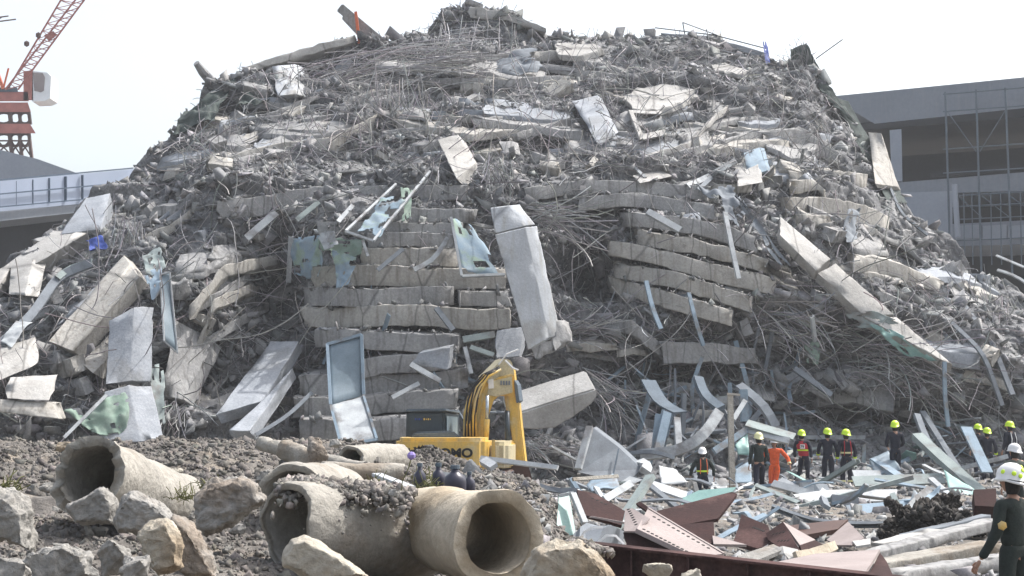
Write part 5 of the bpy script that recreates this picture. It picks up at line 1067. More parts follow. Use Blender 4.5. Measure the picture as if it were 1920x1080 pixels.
def beam(name, a, b, Ha, Hb, label, m='red', w_=.24, cat='steel girder', lift=.0):
    """I section girder, a/b = top edge end points (px,py,Y); H web height in m"""
    A_, B_ = P(*a), P(*b); e = empty(name, A_ - Vector((0, 0, Ha)), label, cat); o = e.location
    mb = MB(); dz = Vector((0, 0, 1)); t = Vector((0, .02, 0))
    mb.hexa([A_ - o, B_ - o, B_ - dz * Hb - o, A_ - dz * Ha - o, A_ - o + t, B_ - o + t, B_ - dz * Hb - o + t, A_ - dz * Ha - o + t]); mb.build('web', M[m], e)
    for h0, h1, nm in ((0, 0, 'top_flange'), (Ha, Hb, 'bottom_flange')):
        mb = MB(); mb.bar(A_ - dz * h0 - o, B_ - dz * h1 - o, w_, .028); mb.build(nm, M[m], e, bevel=.003)
    for k in range(1, 6):
        mb = MB(); p = (A_ - o).lerp(B_ - o, k / 6); h = Ha + (Hb - Ha) * k / 6; mb.box(p.x - .008, p.x + .008, p.y - w_ * .45, p.y + w_ * .45, p.z - h, p.z); mb.build('stiffener', M[m], e)
    return e
beam('steel_girder', (1080, 1016, 17.6), (1760, 1092, 15.6), .55, .55, 'long dark red girder lying across the bottom right foreground')
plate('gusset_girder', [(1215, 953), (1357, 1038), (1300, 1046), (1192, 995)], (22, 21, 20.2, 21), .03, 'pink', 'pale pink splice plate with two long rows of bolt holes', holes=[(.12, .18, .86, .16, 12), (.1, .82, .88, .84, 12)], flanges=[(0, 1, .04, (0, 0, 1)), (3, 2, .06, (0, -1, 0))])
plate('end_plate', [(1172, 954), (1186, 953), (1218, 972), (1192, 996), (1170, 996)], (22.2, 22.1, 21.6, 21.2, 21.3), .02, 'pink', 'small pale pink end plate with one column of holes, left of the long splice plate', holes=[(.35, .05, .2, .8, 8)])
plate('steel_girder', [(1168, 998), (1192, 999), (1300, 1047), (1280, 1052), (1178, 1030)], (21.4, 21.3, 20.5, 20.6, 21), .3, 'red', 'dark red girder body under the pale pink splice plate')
plate('steel_girder', [(1082, 918), (1118, 926), (1172, 958), (1166, 985), (1108, 968), (1092, 965)], (26, 26, 24.5, 24, 25, 25), .05, 'red', 'dark red plate leaning behind the green glass pane', holes=[(.3, .25, .6, .5, 4)])
plate('steel_girder', [(1232, 958), (1372, 922), (1382, 926), (1346, 972), (1275, 985), (1240, 980)], (27, 28, 28, 26.5, 26, 26.5), .06, 'red', 'dark red wedge shaped plate pointing up to the man with the orange straps')
plate('steel_angle', [(1192, 944), (1200, 940), (1285, 998), (1278, 1002)], (24, 24, 22.5, 22.5), .05, 'red', 'thin dark angle bar crossing behind the pale pink splice plate')
plate('steel_angle', [(1104, 970), (1110, 968), (1200, 984), (1198, 988)], (23, 23, 23, 23), .05, 'pink', 'thin pale edged angle above the grey box section')
plate('steel_girder', [(1268, 984), (1338, 978), (1340, 1018), (1300, 1020), (1278, 1006)], (25, 25, 24.5, 24.5, 24.5), .1, 'red', 'dark red end box behind the pale pink splice plate')
plate('steel_plate', [(1336, 1004), (1400, 1021), (1338, 1020)], (24.3, 24, 24), .04, 'pink', 'pale triangular plate right of the dark red end box')
plate('steel_girder', [(1390, 964), (1440, 985), (1452, 1020), (1420, 1028), (1375, 1015), (1384, 990)], (26, 25.4, 25, 24.6, 25, 25.5), .08, 'red', 'curved dark red plate in the middle of the girder heap', holes=[(.3, .35, .7, .4, 6)])
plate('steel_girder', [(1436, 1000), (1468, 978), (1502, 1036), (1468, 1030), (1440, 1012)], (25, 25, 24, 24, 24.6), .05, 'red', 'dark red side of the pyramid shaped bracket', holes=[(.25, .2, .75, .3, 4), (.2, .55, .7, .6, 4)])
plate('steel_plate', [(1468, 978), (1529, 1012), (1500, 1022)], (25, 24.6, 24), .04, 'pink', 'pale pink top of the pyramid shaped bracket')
plate('steel_girder', [(1500, 1022), (1528, 1013), (1546, 1022), (1536, 1040), (1505, 1040)], (24, 24.5, 24.5, 23.8, 23.7), .1, 'red', 'dark red web under the pyramid shaped bracket')
plate('steel_plate', [(1550, 1012), (1590, 978), (1620, 1008), (1596, 1022), (1570, 1022)], (26, 27, 26, 25.2, 25.2), .03, 'pink', 'pale pink folded plate standing like a tent right of the bracket', holes=None)
plate('steel_plate', [(1598, 1014), (1632, 1009), (1632, 1020), (1606, 1024)], (25, 25, 24.4, 24.4), .03, 'conclight', 'small white plate beside the pink tent plate')
plate('steel_girder', [(1480, 985), (1560, 976), (1590, 974), (1570, 992), (1510, 1003)], (28, 28, 28, 27, 27), .08, 'craned', 'dark brown beam side behind the pyramid shaped bracket')
plate('steel_girder', [(1455, 1060), (1530, 1044), (1650, 1036), (1622, 1082), (1540, 1072)], (20, 20.8, 21, 18.6, 18.8), .04, 'pink', 'broad pale pink plate with large round holes at the bottom right', holes=[(.5, .62, .5, .62, 1), (.3, .8, .3, .8, 1), (.8, .72, .8, .72, 1), (.55, .84, .55, .84, 1), (.25, .6, .25, .6, 1)], hr=.03)
plate('steel_plate', [(1650, 1036), (1662, 1052), (1678, 1086), (1625, 1084)], (21, 20.2, 19, 18.5), .03, 'red', 'red end face of the broad plate with large holes')
plate('box_section', [(1088, 988), (1100, 980), (1130, 988), (1118, 1020), (1086, 1016)], (21.5, 21.8, 21.8, 21, 21), .4, 'alud', 'grey bent box section with pale rims, left one')
plate('box_section', [(1132, 990), (1145, 984), (1170, 996), (1168, 1022), (1118, 1020)], (21.4, 21.7, 21.7, 21, 21), .4, 'alud', 'grey bent box section with pale rims, right one')
for q, lab in [([(1086, 1016), (1087, 990), (1100, 981), (1131, 988)], 'pale rim of the left grey box section'), ([(1118, 1020), (1132, 992), (1146, 985), (1170, 998), (1170, 1020)], 'pale rim of the right grey box section')]:
    ribbon('bent_bar', [P(x, y, 20.95) for x, y in q], .03, 'helw', lab, 'metal bar', sec='B', world=True)
plate('steel_plate', [(1700 + 125, 918), (1868, 916), (1868, 950), (1828, 948)], (30, 30, 29.6, 29.6), .3, 'red', 'faded red box end left of the helmeted man in the foreground')
plate('steel_girder', [(1382, 1042), (1450, 1020), (1470, 1030), (1400, 1058)], (22, 22.4, 22, 21.4), .05, 'rock', 'muddy bent plate between red girders')
ribbon('bent_sheet', [P(1440, 1045, 22), P(1452, 1018, 22), P(1470, 1012, 22), P(1486, 1025, 22), P(1496, 1050, 21.6)], .2, 'conclight', 'pale torn sheet curling over the middle of the girder heap', 'metal sheet', sec='F', world=True, wdir=(0, -.6, .8), crump=.02)
ribbon('bent_sheet', [P(1496, 1042, 21.6), P(1540, 1034, 22), P(1570, 1022, 22.6)], .12, 'pipec', 'dusty twisted bar leading to the pink tent plate', 'metal bar', sec='B', world=True, crump=.015)
def gbeam(a, b, w_, h, m, label, name='concrete_beam', cat='concrete beam', parts=False):
    A_, B_ = np.array(P(*a)), np.array(P(*b)); ax = B_ - A_; L = np.linalg.norm(ax); s_ = np.cross(ax / L, [0, 0, 1.]); s_ /= np.linalg.norm(s_)
    if s_[1] < 0: s_ = -s_
    c = [A_, B_, B_ - [0, 0, h], A_ - [0, 0, h]]; c = c + [p + s_ * w_ for p in c]
    return solid(name, hexfn(c), (L, w_, h), M[m], amp=.012, endamp=.05, seg=.12, chip=.04, label=label, cat=cat)
gbeam((1640, 1036, 24), (1880, 972, 26.5), .3, .16, 'conc', 'grey channel beam slanting up to the right, upper one of two')
gbeam((1660, 1020, 25), (1768, 992, 26), .3, .05, 'conclight', 'crumbled pale top layer beside the upper grey channel beam', cat='concrete strip')
gbeam((1650, 1058, 21), (1885, 1016, 22.5), .45, .14, 'pipe', 'long tan grooved beam below the grey channel beam')
gbeam((1655, 1078, 19.5), (1900, 1040, 21), .3, .2, 'conc', 'shadowed beam at the bottom right corner')
gbeam((1700, 1004, 27), (1860, 965, 28), .25, .12, 'alud', 'dark beam behind the upper grey channel beam')
for x, y, w_, h, sd in [(1700, 980, 70, 50, 61), (1745, 970, 80, 60, 62), (1665, 1010, 40, 34, 63), (1790, 975, 70, 40, 64), (1690, 955, 50, 40, 65), (1775, 945, 60, 34, 66)]:
    rock(x, y, 28.5 + (970 - y) * .05, w_, h, 'black wet earth lump in the dark heap left of the foreground man', 'dark', sd, name='earth_lump', cat='earth lump', amp=.22)['group'] = 'dark earth heap'
n = 1600; x_ = nr.uniform(1650, 1850, n); y_ = 1000 - nr.uniform(0, 1, n) * 55 * np.exp(-((x_ - 1745) / 75) ** 2)
chunks('dark_earth', Pn(x_, y_, 28.2 + nr.uniform(-.4, .5, n)), .02 + .12 * nr.uniform(0, 1, n) ** 2, M['clod'], 'black crumbly earth around the dark heap at right', cat='soil', lo=.12, hi=.45)
# ---------------------------------------------------------------- aluminium and glass debris field
def G2(px, py): return gpt(px, py, 26, 60)
frame('window_frame', [(1048, 928), (1082, 924), (1100, 1002), (1042, 1006)], 0, 'green glass pane in a white frame propped beside the grey box sections', glass='glassg') if 0 else None
e = empty('window_frame', P(1070, 1004, 24), 'green glass pane in a white frame propped beside the grey box sections', 'window frame'); b_ = e.location
c = [P(1048, 930, 24.3), P(1066, 922, 24.5), P(1080, 1002, 23.9), P(1042, 1008, 23.7)]
mb = MB(); mb.prism([p - b_ for p in c], (0, .02, 0)); mb.build('pane', M['glassg'], e)
mb = MB(); mb.bar(P(1074, 926, 24.2) - b_, P(1097, 982, 23.8) - b_, .09, .07); mb.build('frame_bar', M['whitish'], e, bevel=.004)
mb = MB(); mb.bar(P(1048, 930, 24.2) - b_, P(1076, 924, 24.2) - b_, .05, .05); mb.build('frame_bar', M['whitish'], e, bevel=.004)
# grey steel cabinet
e = empty('steel_cabinet', P(1150, 905, 46), 'grey blue steel cabinet door tilted left of the man with the orange straps', 'cabinet'); b_ = e.location
c = [P(1112, 802, 46), P(1160, 838, 46), P(1205, 880, 45.6), P(1176, 906, 45), P(1082, 886, 45.2)]
mb = MB(); mb.prism([p - b_ for p in c], (.1, .35, .05)); mb.build('door', M['alud'], e, bevel=.02)
mb = MB(); mb.bar(P(1106, 800, 45.8) - b_, P(1084, 880, 45.1) - b_, .2, .12); mb.build('edge_profile', M['alu'], e, bevel=.01)
mb = MB(); mb.bar(P(1160, 842, 45.7) - b_, P(1148, 898, 45) - b_, .04, .04); mb.build('seam', M['cabg'], e)
hand = [  # name, pts with distance, width, mat, label
    ([(1370, 740, 47.2), (1374, 918, 46.6)], .16, 'pipe', 'tall pale post standing left of the orange suit', 'post'),
    ([(1363, 738, 47.1), (1388, 740, 47.1)], .06, 'pipe', 'short crosspiece on top of the tall pale post', 'post'),
    ([(1395, 730, 50), (1398, 790, 50)], .24, 'alub', 'upright pale blue profile right of the tall pale post', 'aluminium profile'),
    ([(1376, 785, 49), (1398, 750, 49.5)], .14, 'alu', 'thin diagonal bar right of the tall pale post', 'aluminium profile'),
    ([(1200, 852, 48), (1280, 845, 47.8), (1325, 812, 48), (1350, 770, 48.6)], .32, 'alu', 'long pale curved beam sweeping up left of the tall post', 'aluminium beam'),
    ([(1235, 845, 48.4), (1252, 772, 49)], .26, 'alub', 'standing blue grey profile pair, left one', 'aluminium profile'),
    ([(1228, 850, 48.8), (1236, 776, 49)], .2, 'alub', 'thin standing profile behind the left one', 'aluminium profile'),
    ([(1274, 838, 48.4), (1270, 782, 49)], .2, 'alu', 'standing blue grey profile pair, right one', 'aluminium profile'),
    ([(1310, 705, 51), (1322, 742, 50), (1352, 762, 49.4)], .3, 'cabg', 'bent grey box profile hanging over the posts', 'aluminium profile'),
    ([(1216, 712, 52), (1238, 755, 51), (1276, 772, 50)], .5, 'cabg', 'wide blue grey bent sheet left of the standing profiles', 'metal sheet'),
    ([(1180, 850, 48), (1225, 842, 47.6), (1265, 858, 47.6)], .12, 'alud', 'thin dark bar in front of the curved beam', 'metal bar'),
    ([(1386, 720, 51), (1440, 762, 50), (1456, 800, 50)], .28, 'alud', 'grey profile bending down behind the orange suit', 'aluminium profile'),
    ([(1400, 792, 48.6), (1490, 818, 48.2)], .42, 'alug', 'pale wide panel edge above the dark green uniform', 'aluminium panel'),
    ([(1402, 806, 48.5), (1480, 826, 48)], .2, 'alu', 'pale strip under the wide panel edge', 'aluminium panel'),
    ([(1340, 845, 47.8), (1400, 806, 48.4)], .2, 'alub', 'sloping rail over the turquoise sheet', 'aluminium profile'),
    ([(1198, 862, 46), (1224, 868, 45.5), (1212, 880, 45)], .3, 'alu', 'white bent sheet right of the grey cabinet', 'metal sheet'),
    ([(1720, 812, 47.5), (1760, 850, 46.5), (1840, 920, 44.8)], .34, 'alug', 'long pale green box beam slanting down before the three helmets', 'aluminium beam'),
    ([(1720, 775, 50), (1740, 830, 49), (1800, 895, 48)], .2, 'alud', 'thinner grey beam behind the long pale green box beam', 'aluminium beam'),
    ([(1812, 800, 46), (1852, 885, 45)], .36, 'alub', 'wide pale blue board leaning before the three helmets', 'board'),
    ([(1795, 880, 46), (1890, 855, 46)], .12, 'alu', 'thin white rail crossing below the pale blue board', 'metal rail'),
    ([(1600, 902, 46), (1770, 896, 46)], .5, 'alug', 'long flat pale profile stack at the feet of the tallest figure', 'aluminium profile'),
    ([(1600, 888, 47), (1690, 890, 47)], .4, 'alu', 'flat profile bundle behind the feet of the yellow helmets', 'aluminium profile'),
    ([(1500, 940, 40), (1570, 930, 40.5), (1680, 928, 40)], .6, 'whitish', 'broad white flat panel in the middle of the debris field', 'panel'),
    ([(1590, 958, 36), (1720, 948, 36)], .45, 'alub', 'long pale blue panel left of the dark earth heap', 'panel'),
    ([(1560, 938, 38), (1610, 945, 38)], .3, 'alud', 'short dark gap profile under the broad white panel', 'profile'),
    ([(1700, 960, 33), (1715, 935, 33.4), (1745, 915, 33.8)], .14, 'alu', 'white curved bar arching over the dark earth heap', 'metal bar'),
    ([(1745, 895, 42), (1790, 935, 41)], .16, 'alu', 'slanting white bar above the dark earth heap', 'metal bar'),
    ([(1500, 915, 43), (1560, 912, 43), (1540, 935, 42)], .3, 'alu', 'bent white sheet in front of the yellow helmets', 'metal sheet'),
    ([(1460, 900, 44), (1500, 920, 43.4)], .28, 'alu', 'white plank right of the striding man', 'plank'),
    ([(1448, 905, 43), (1540, 930, 42)], .2, 'alu', 'long white bar sloping right of the striding man', 'metal bar'),
    ([(900, 858, 34), (1045, 876, 33)], .1, 'whitish', 'long white bar sticking out right of the excavator', 'metal bar'),
    ([(1075, 898, 33), (1160, 892, 34)], .07, 'pipe', 'thin greenish bar above the red plates', 'metal bar'),
    ([(1135, 935, 30), (1185, 905, 31)], .14, 'alu', 'white tube leaning left above the splice plate', 'tube'),
    ([(1118, 912, 31), (1132, 935, 30)], .1, 'alu', 'short white tube touching the leaning tube', 'tube'),
    ([(1000, 905, 31), (1030, 925, 30.5), (1085, 920, 30.5)], .1, 'alud', 'dark bent hose like profile right of the cream pipe', 'metal bar'),
    ([(995, 970, 24), (1018, 1000, 23.6)], .1, 'alu', 'short white piece beside the cream pipe rim', 'metal bar'),
    ([(1215, 905, 38), (1290, 930, 37)], .4, 'whitish', 'white flat sheet behind the red wedge plate', 'metal sheet'),
    ([(1290, 915, 42), (1296, 880, 42), (1306, 890, 42), (1308, 925, 42)], .12, 'conclight', 'looped pale hose standing left of the man with the orange straps', 'hose'),
    ([(820, 888, 18), (880, 896, 18)], .06, 'alu', 'pale stick behind the bottles', 'stick'),
    ([(905, 860, 22), (925, 872, 21.8)], .12, 'paint', 'white fragment right of the bottles', 'fragment'),
    ([(1640, 860, 48), (1700, 900, 46)], .3, 'alub', 'bluish sloping panel behind the tallest figure', 'panel'),
]
for pts, wd, m, lab, cat in hand:
    ribbon('metal_profile' if cat not in ('post', 'hose', 'board') else cat, [P(*p) for p in pts], wd, m, lab, cat, world=True, wdir=(.2, -.5, .85) if wd > .35 else (.25, -1, .35), sec='F' if wd > .35 else 'B', th=.05)
def gsheet(q, Ys, m, label, amp=.08, name='metal_sheet', cat='metal sheet', n=12):
    c = [np.array(P(x, y, Y)) for (x, y), Y in zip(q, Ys)]; g, f = boxgrid(n, 1, n); u, v, w_ = [g[:, i:i + 1] for i in range(3)]
    p = (c[0] * (1 - u) + c[1] * u) * (1 - w_) + (c[3] * (1 - u) + c[2] * u) * w_; nn = np.cross(c[1] - c[0], c[3] - c[0]); nn /= np.linalg.norm(nn); _sd[0] += 1
    p = p + nn * (fbm(p * 1.7 + _sd[0], 1, 3)[:, None] * amp + v * .02); return mk(name, p, f, M[m], label=label, cat=cat)
gsheet([(1378, 835), (1402, 808), (1405, 850), (1384, 850)], (48, 48.4, 47.8, 47.8), 'glassg', 'bright turquoise sheet behind the tall pale post', name='glass_sheet', cat='glass sheet')
gsheet([(1380, 880), (1408, 862), (1410, 905), (1376, 905)], (47.6, 48, 47, 47), 'alub', 'pale blue panel left of the orange suit', amp=.04)
gsheet([(1335, 900), (1362, 895), (1368, 925), (1330, 925)], (46, 46.4, 45, 45), 'alu', 'crumpled plastic left of the striding man', amp=.2, name='plastic_sheet', cat='plastic sheet')
gsheet([(1100, 905), (1150, 890), (1162, 912), (1110, 925)], (38, 39, 37, 36.5), 'alub', 'crumpled pale plastic below the grey cabinet', amp=.12, name='plastic_sheet', cat='plastic sheet')
gsheet([(1770, 880), (1830, 920), (1838, 960), (1780, 920)], (45, 44, 43, 44), 'glassg', 'green glass sheet under the long pale green box beam', amp=.04, name='glass_sheet', cat='glass sheet')
gsheet([(1630, 860), (1665, 845), (1690, 880), (1640, 895)], (48, 48.5, 47, 47), 'glass', 'pale blue glass panel left of the tallest figure', amp=.04, name='glass_sheet', cat='glass sheet')
gsheet([(1710, 925), (1760, 920), (1760, 945), (1705, 950)], (34, 34.5, 33.6, 33.4), 'alub', 'crumpled blue white plastic behind the dark earth heap', amp=.16, name='plastic_sheet', cat='plastic sheet')
gsheet([(1235, 870), (1262, 875), (1290, 905), (1240, 905)], (44, 44, 42, 42), 'whitish', 'white folded sheet right of the cabinet', amp=.08)
gsheet([(1300, 885), (1335, 880), (1345, 905), (1310, 910)], (46.5, 47, 46, 46), 'alud', 'grey sheet behind the man with the orange straps', amp=.1)
# prototypes then copies: bent channels, flat bars, glass shards, panels
protos = []
def proto(kind, k):
    r = random.Random(k * 7 + 3); L = r.uniform(1.1, 3.6); b1 = r.uniform(-.25, .25); b2 = r.uniform(-.3, .3)
    pts = [Vector((-L / 2, 0, 0)), Vector((-L / 6, b1, b2 * .4)), Vector((L / 6, b1 + r.uniform(-.1, .1), b2)), Vector((L / 2, r.uniform(-.4, .4), r.uniform(-.2, .2)))]
    if r.random() < .5: pts = [pts[0], pts[-1]]
    m = ['alu', 'alud', 'alub', 'alug', 'alud', 'whitish', 'alub'][k % 7]
    return ribbon('aluminium_profile', pts, r.uniform(.08, .2), m, None, None, sec=r.choice(['C', 'C', 'F', 'B']), world=True, wdir=(0, -.3, 1), th=.015, crump=.006)
def shard(k):
    r = random.Random(k * 13 + 1); n = r.randint(4, 6); mb = MB(); s_ = r.uniform(.3, .8)
    mb.prism([Vector((math.cos(6.28 * i / n) * s_ * r.uniform(.5, 1.2), math.sin(6.28 * i / n) * s_ * r.uniform(.4, .9), 0)) for i in range(n)], (0, 0, .012)); return mb.build('glass_shard', M[r.choice(['glassg', 'glass', 'alug', 'alu'])])
PP = [proto('c', k) for k in range(22)]; PS = [shard(k) for k in range(5)]
PD = [o for o in PP if o.data.materials[0].name in ('metal_grey', 'aluminium_blue')]
first = {}
def scatter(n, src, x0, x1, y0, y1, pile_, label, cat, group, sd, tilt, lift=.15, vert=0):
    r = random.Random(sd)
    for i in range(n):
        s_ = r.choice(src); o = s_ if s_.name not in first else s_.copy()
        if s_.name in first: COL.objects.link(o)
        first[s_.name] = 1
        x = r.uniform(x0, x1); y = r.uniform(y0, y1)
        p = Vector(S(x, y, .4)) if pile_ else G2(x, y); o.location = p + Vector((0, 0, lift + r.uniform(0, .15)))
        if vert and r.random() < vert: o.rotation_euler = (r.uniform(0, 6), R(90) + r.gauss(0, .3), r.uniform(-.5, .5)); o.location.z += .5
        else: o.rotation_euler = (r.gauss(0, tilt), r.gauss(0, tilt), r.uniform(0, 6.28))
        k = r.uniform(.6, 1.15); o.scale = (k, k, k); tag(o, label, cat, group)
scatter(64, PD, 1160, 1500, 690, 870, True, 'bent aluminium profile in the tangle below the right stack of slabs', 'aluminium profile', 'aluminium profiles tangled at the foot of the pile', 1, .6, .1, .35)
scatter(30, PP, 1500, 1880, 780, 880, True, 'bent aluminium profile lying behind the row of yellow helmets', 'aluminium profile', 'aluminium profiles behind the rescue workers', 2, .4, .1, .15)
scatter(56, PP, 1100, 1840, 868, 965, False, 'white or pale green aluminium profile lying on the ground among the rescue workers', 'aluminium profile', 'aluminium profiles on the ground', 3, .22)
scatter(16, PS, 1150, 1840, 850, 960, False, 'pale glass shard lying on the ground among the rescue workers', 'glass shard', 'glass shards on the ground', 4, .35, .2)
scatter(20, PD, 560, 960, 600, 800, True, 'thin pale metal strip caught on the lower slabs of the central stack', 'metal strip', 'metal strips on the central stack', 5, .5, 0, .2)
scatter(14, PP, 1050, 1700, 950, 1040, False, 'thin metal scrap lying between the red girders', 'metal scrap', 'metal scraps between the girders', 6, .3, .1)
# ---------------------------------------------------------------- people
def skinmesh(chains, sub=2):
    """chains: list of lists of (xyz, rx, ry) sharing joints by position; returns verts, faces"""
    bm = bmesh.new(); lay = bm.verts.layers.skin.verify(); d = {}
    def vert(p, r):
        k = tuple(round(a, 4) for a in p)
        if k not in d:
            v = bm.verts.new(p); v[lay].radius = (r, r) if not isinstance(r, tuple) else r; d[k] = v; v[lay].use_root = (len(d) == 1)
        return d[k]
    for c in chains:
        prev = None
        for p, r in c:
            v = vert(p, r)
            if prev is not None and prev != v and not bm.edges.get((prev, v)): bm.edges.new((prev, v))
            prev = v
    me = bpy.data.meshes.new('tmp'); bm.to_mesh(me); bm.free()
    o = bpy.data.objects.new('tmp', me); COL.objects.link(o)
    md = o.modifiers.new('s', 'SKIN'); md.use_smooth_shade = True; md.branch_smoothing = .6
    ms = o.modifiers.new('u', 'SUBSURF'); ms.levels = sub; ms.render_levels = sub
    bpy.context.view_layer.update(); ev = o.evaluated_get(bpy.context.evaluated_depsgraph_get()); m2 = ev.to_mesh()
    vs = np.array([v.co[:] for v in m2.vertices]); fs = [tuple(p.vertices) for p in m2.polygons]
    ev.to_mesh_clear(); bpy.data.objects.remove(o); bpy.data.meshes.remove(me); return vs, fs
def make_hand(curl=.5):
    """left hand hanging along -Z from the wrist at 0, palm facing +X side, thumb forward (+Y)"""
    parts = [skinmesh([[((0, 0, .02), .024), ((0, 0, -.02), .027), ((0, 0, -.055), .03), ((0, 0, -.08), .026)]], 1)]
    for i, (y, L) in enumerate([(.028, .072), (.009, .08), (-.010, .074), (-.028, .058)]):
        c = [((0, y * .8, -.06), .011), ((0, y, -.09), .0095)]; z = -.09; x = 0; a = 0
        for j, s_ in enumerate((.45, .3, .25)): a += curl * (.5 + .35 * j) * (1 + .12 * i); x += math.sin(a) * L * s_; z -= math.cos(a) * L * s_; c.append(((x, y * 1.05, z), .0088 - .0012 * j))
        parts.append(skinmesh([c], 1))
    parts.append(skinmesh([[((0, .015, -.02), .013), ((.008, .04, -.045), .012), ((.02, .052, -.072), .0105), ((.028, .055, -.092), .009)]], 1))
    vs, fs, b = [], [], 0
    for v, f in parts: vs.append(v); fs += [tuple(b + i for i in q) for q in f]; b += len(v)
    v = np.concatenate(vs); v[:, 0] *= np.where(v[:, 2] > -.085, .62, 1); return v, fs
HAND = make_hand()
def head_mesh():
    n, m_ = 28, 20; vs = []; fs = []
    for j in range(m_ + 1):
        ph = math.pi * j / m_
        for i in range(n):
            th = 2 * math.pi * i / n; x, y, z = math.sin(ph) * math.sin(th), math.sin(ph) * math.cos(th), math.cos(ph)
            r = 1.; fy = max(0, y)
            X_, Y_, Z_ = x * .076, y * .096, z * .118
            if z < 0: X_ *= 1 + z * .32; Y_ += -z * .012 * (1 if y > 0 else -1.5)
            if y > .5:
                nose = math.exp(-(x / .16) ** 2 - ((z + .12) / .16) ** 2); Y_ += .022 * nose
                eye = math.exp(-((abs(x) - .38) / .15) ** 2 - ((z - .03) / .1) ** 2); Y_ -= .010 * eye
                Y_ += .006 * math.exp(-(x / .25) ** 2 - ((z + .42) / .05) ** 2) + .006 * math.exp(-(x / .25) ** 2 - ((z + .54) / .05) ** 2) - .004 * math.exp(-(x / .3) ** 2 - ((z + .48) / .03) ** 2) + .008 * math.exp(-(x / .25) ** 2 - ((z + .8) / .14) ** 2)
            ear = math.exp(-((abs(x) - 1) / .12) ** 2 - ((y + .05) / .16) ** 2 - ((z + .05) / .24) ** 2); X_ += (.014 if x > 0 else -.014) * ear
            vs.append((X_, Y_, Z_))
    for j in range(m_):
        for i in range(n): fs.append((j * n + i, j * n + (i + 1) % n, (j + 1) * n + (i + 1) % n, (j + 1) * n + i))
    return np.array(vs), fs
HEAD = head_mesh()
def person(loc, H, rz, label, group=None, top='navy', pants='navy', helmet='neon', pose=None, bands=(), vest=None, straps=None, gear=(), hs=1., hair=True, lean=(0, 0), hturn=None, patch=None, spots=None):
    """figure facing local +Y; H total height with helmet"""
    hturn = random.Random(len(label)).uniform(-.7, .7) if hturn is None else hturn
    k = (H - .05) / 1.75; J = dict(pel=(0, 0, .95), wai=(0, 0, 1.1), che=(0, -.01, 1.28), ush=(0, -.01, 1.42), nek=(0, 0, 1.5), hd=(0, .02, 1.635), lhi=(-.09, 0, .9), rhi=(.09, 0, .9), lkn=(-.11, .02, .5), rkn=(.11, .02, .5),
        lan=(-.12, -.01, .09), ran=(.12, -.01, .09), lsh=(-.19, -.01, 1.41), rsh=(.19, -.01, 1.41), lel=(-.26, -.02, 1.14), rel=(.26, -.02, 1.14), lwr=(-.27, .06, .90), rwr=(.27, .06, .90))
    J.update(pose or {}); J = {a: Vector(b) for a, b in J.items()}
    for a in ('wai', 'che', 'ush', 'nek', 'hd', 'lsh', 'rsh', 'lel', 'rel', 'lwr', 'rwr'):
        f_ = (J[a].z - .95) if a not in ('lwr', 'rwr', 'lel', 'rel') else .35; J[a].x += lean[0] * f_; J[a].y += lean[1] * f_
    T = {a: tuple(b) for a, b in J.items()}; md = lambda a, b, t=.5: tuple(J[a].lerp(J[b], t))
    e = empty('person', loc, label, 'person', group, rz); e.scale = (k, k, k)
    # body: one skin surface from head to wrists and ankles, with hands
    ch = [[(T['pel'], .12), (T['wai'], .11), (T['che'], .13), (T['ush'], .10), (T['nek'], .055), (md('nek', 'hd', .5), .05)]]
    for s_ in 'lr':
        ch.append([(T['ush'], .10), (T[s_ + 'sh'], .06), (T[s_ + 'el'], .045), (T[s_ + 'wr'], .028)])
        ch.append([(T['pel'], .12), (T[s_ + 'hi'], .09), (T[s_ + 'kn'], .06), (T[s_ + 'an'], .045)])
    v, f = skinmesh(ch, 1); vs = [v]; fs = list(f); b = len(v)
    hv, hf = HEAD; hr_ = np.array(Matrix.Rotation(hturn, 3, 'Z')); vs.append(hv @ hr_.T + np.array(T['hd'])); fs += [tuple(b + i for i in q) for q in hf]; b += len(hv)
    for s_ in 'lr':
        v_, f_ = HAND; v_ = v_.copy()
        if s_ == 'r': v_[:, 0] *= -1
        d = (J[s_ + 'wr'] - J[s_ + 'el']).normalized(); q = Vector((0, 0, -1)).rotation_difference(d); Rm = np.array(q.to_matrix()); v_ = v_ @ Rm.T + np.array(J[s_ + 'wr'] + d * .02)
        vs.append(v_); fs += [tuple(b + i for i in q) for q in f_]; b += len(v_)
    mk('body', np.concatenate(vs), fs, M['skin'], e, smooth=True)
    # trousers, jacket
    ch = [[(tuple(J['pel'] + Vector((0, 0, .1))), .13), (T['pel'], (.15, .125))]]
    for s_ in 'lr': ch.append([(T['pel'], (.15, .125)), (T[s_ + 'hi'], .105), (md(s_ + 'hi', s_ + 'kn'), .09), (T[s_ + 'kn'], .08), (md(s_ + 'kn', s_ + 'an'), .075), (md(s_ + 'kn', s_ + 'an', .93), .072)])
    v, f = skinmesh(ch); v = v + np.stack([fbm(v * 9 + 5 * j, j, 2) * .008 for j in range(3)], -1); mk('trousers', v, f, M[pants], e, smooth=True)
    ch = [[(tuple(J['pel'] + Vector((0, 0, -.02))), (.165, .135)), (T['wai'], (.155, .125)), (T['che'], (.18, .14)), (T['ush'], (.13, .10)), (md('ush', 'nek', .75), .07)]]
    for s_ in 'lr': ch.append([(T['ush'], (.13, .10)), (T[s_ + 'sh'], .08), (md(s_ + 'sh', s_ + 'el'), .066), (T[s_ + 'el'], .06), (md(s_ + 'el', s_ + 'wr'), .053), (md(s_ + 'el', s_ + 'wr', .95), .046)])
    v, f = skinmesh(ch); v = v + np.stack([fbm(v * 9 + 5 * j, j, 2) * .010 for j in range(3)], -1); mk('jacket', v, f, M[top], e, smooth=True)
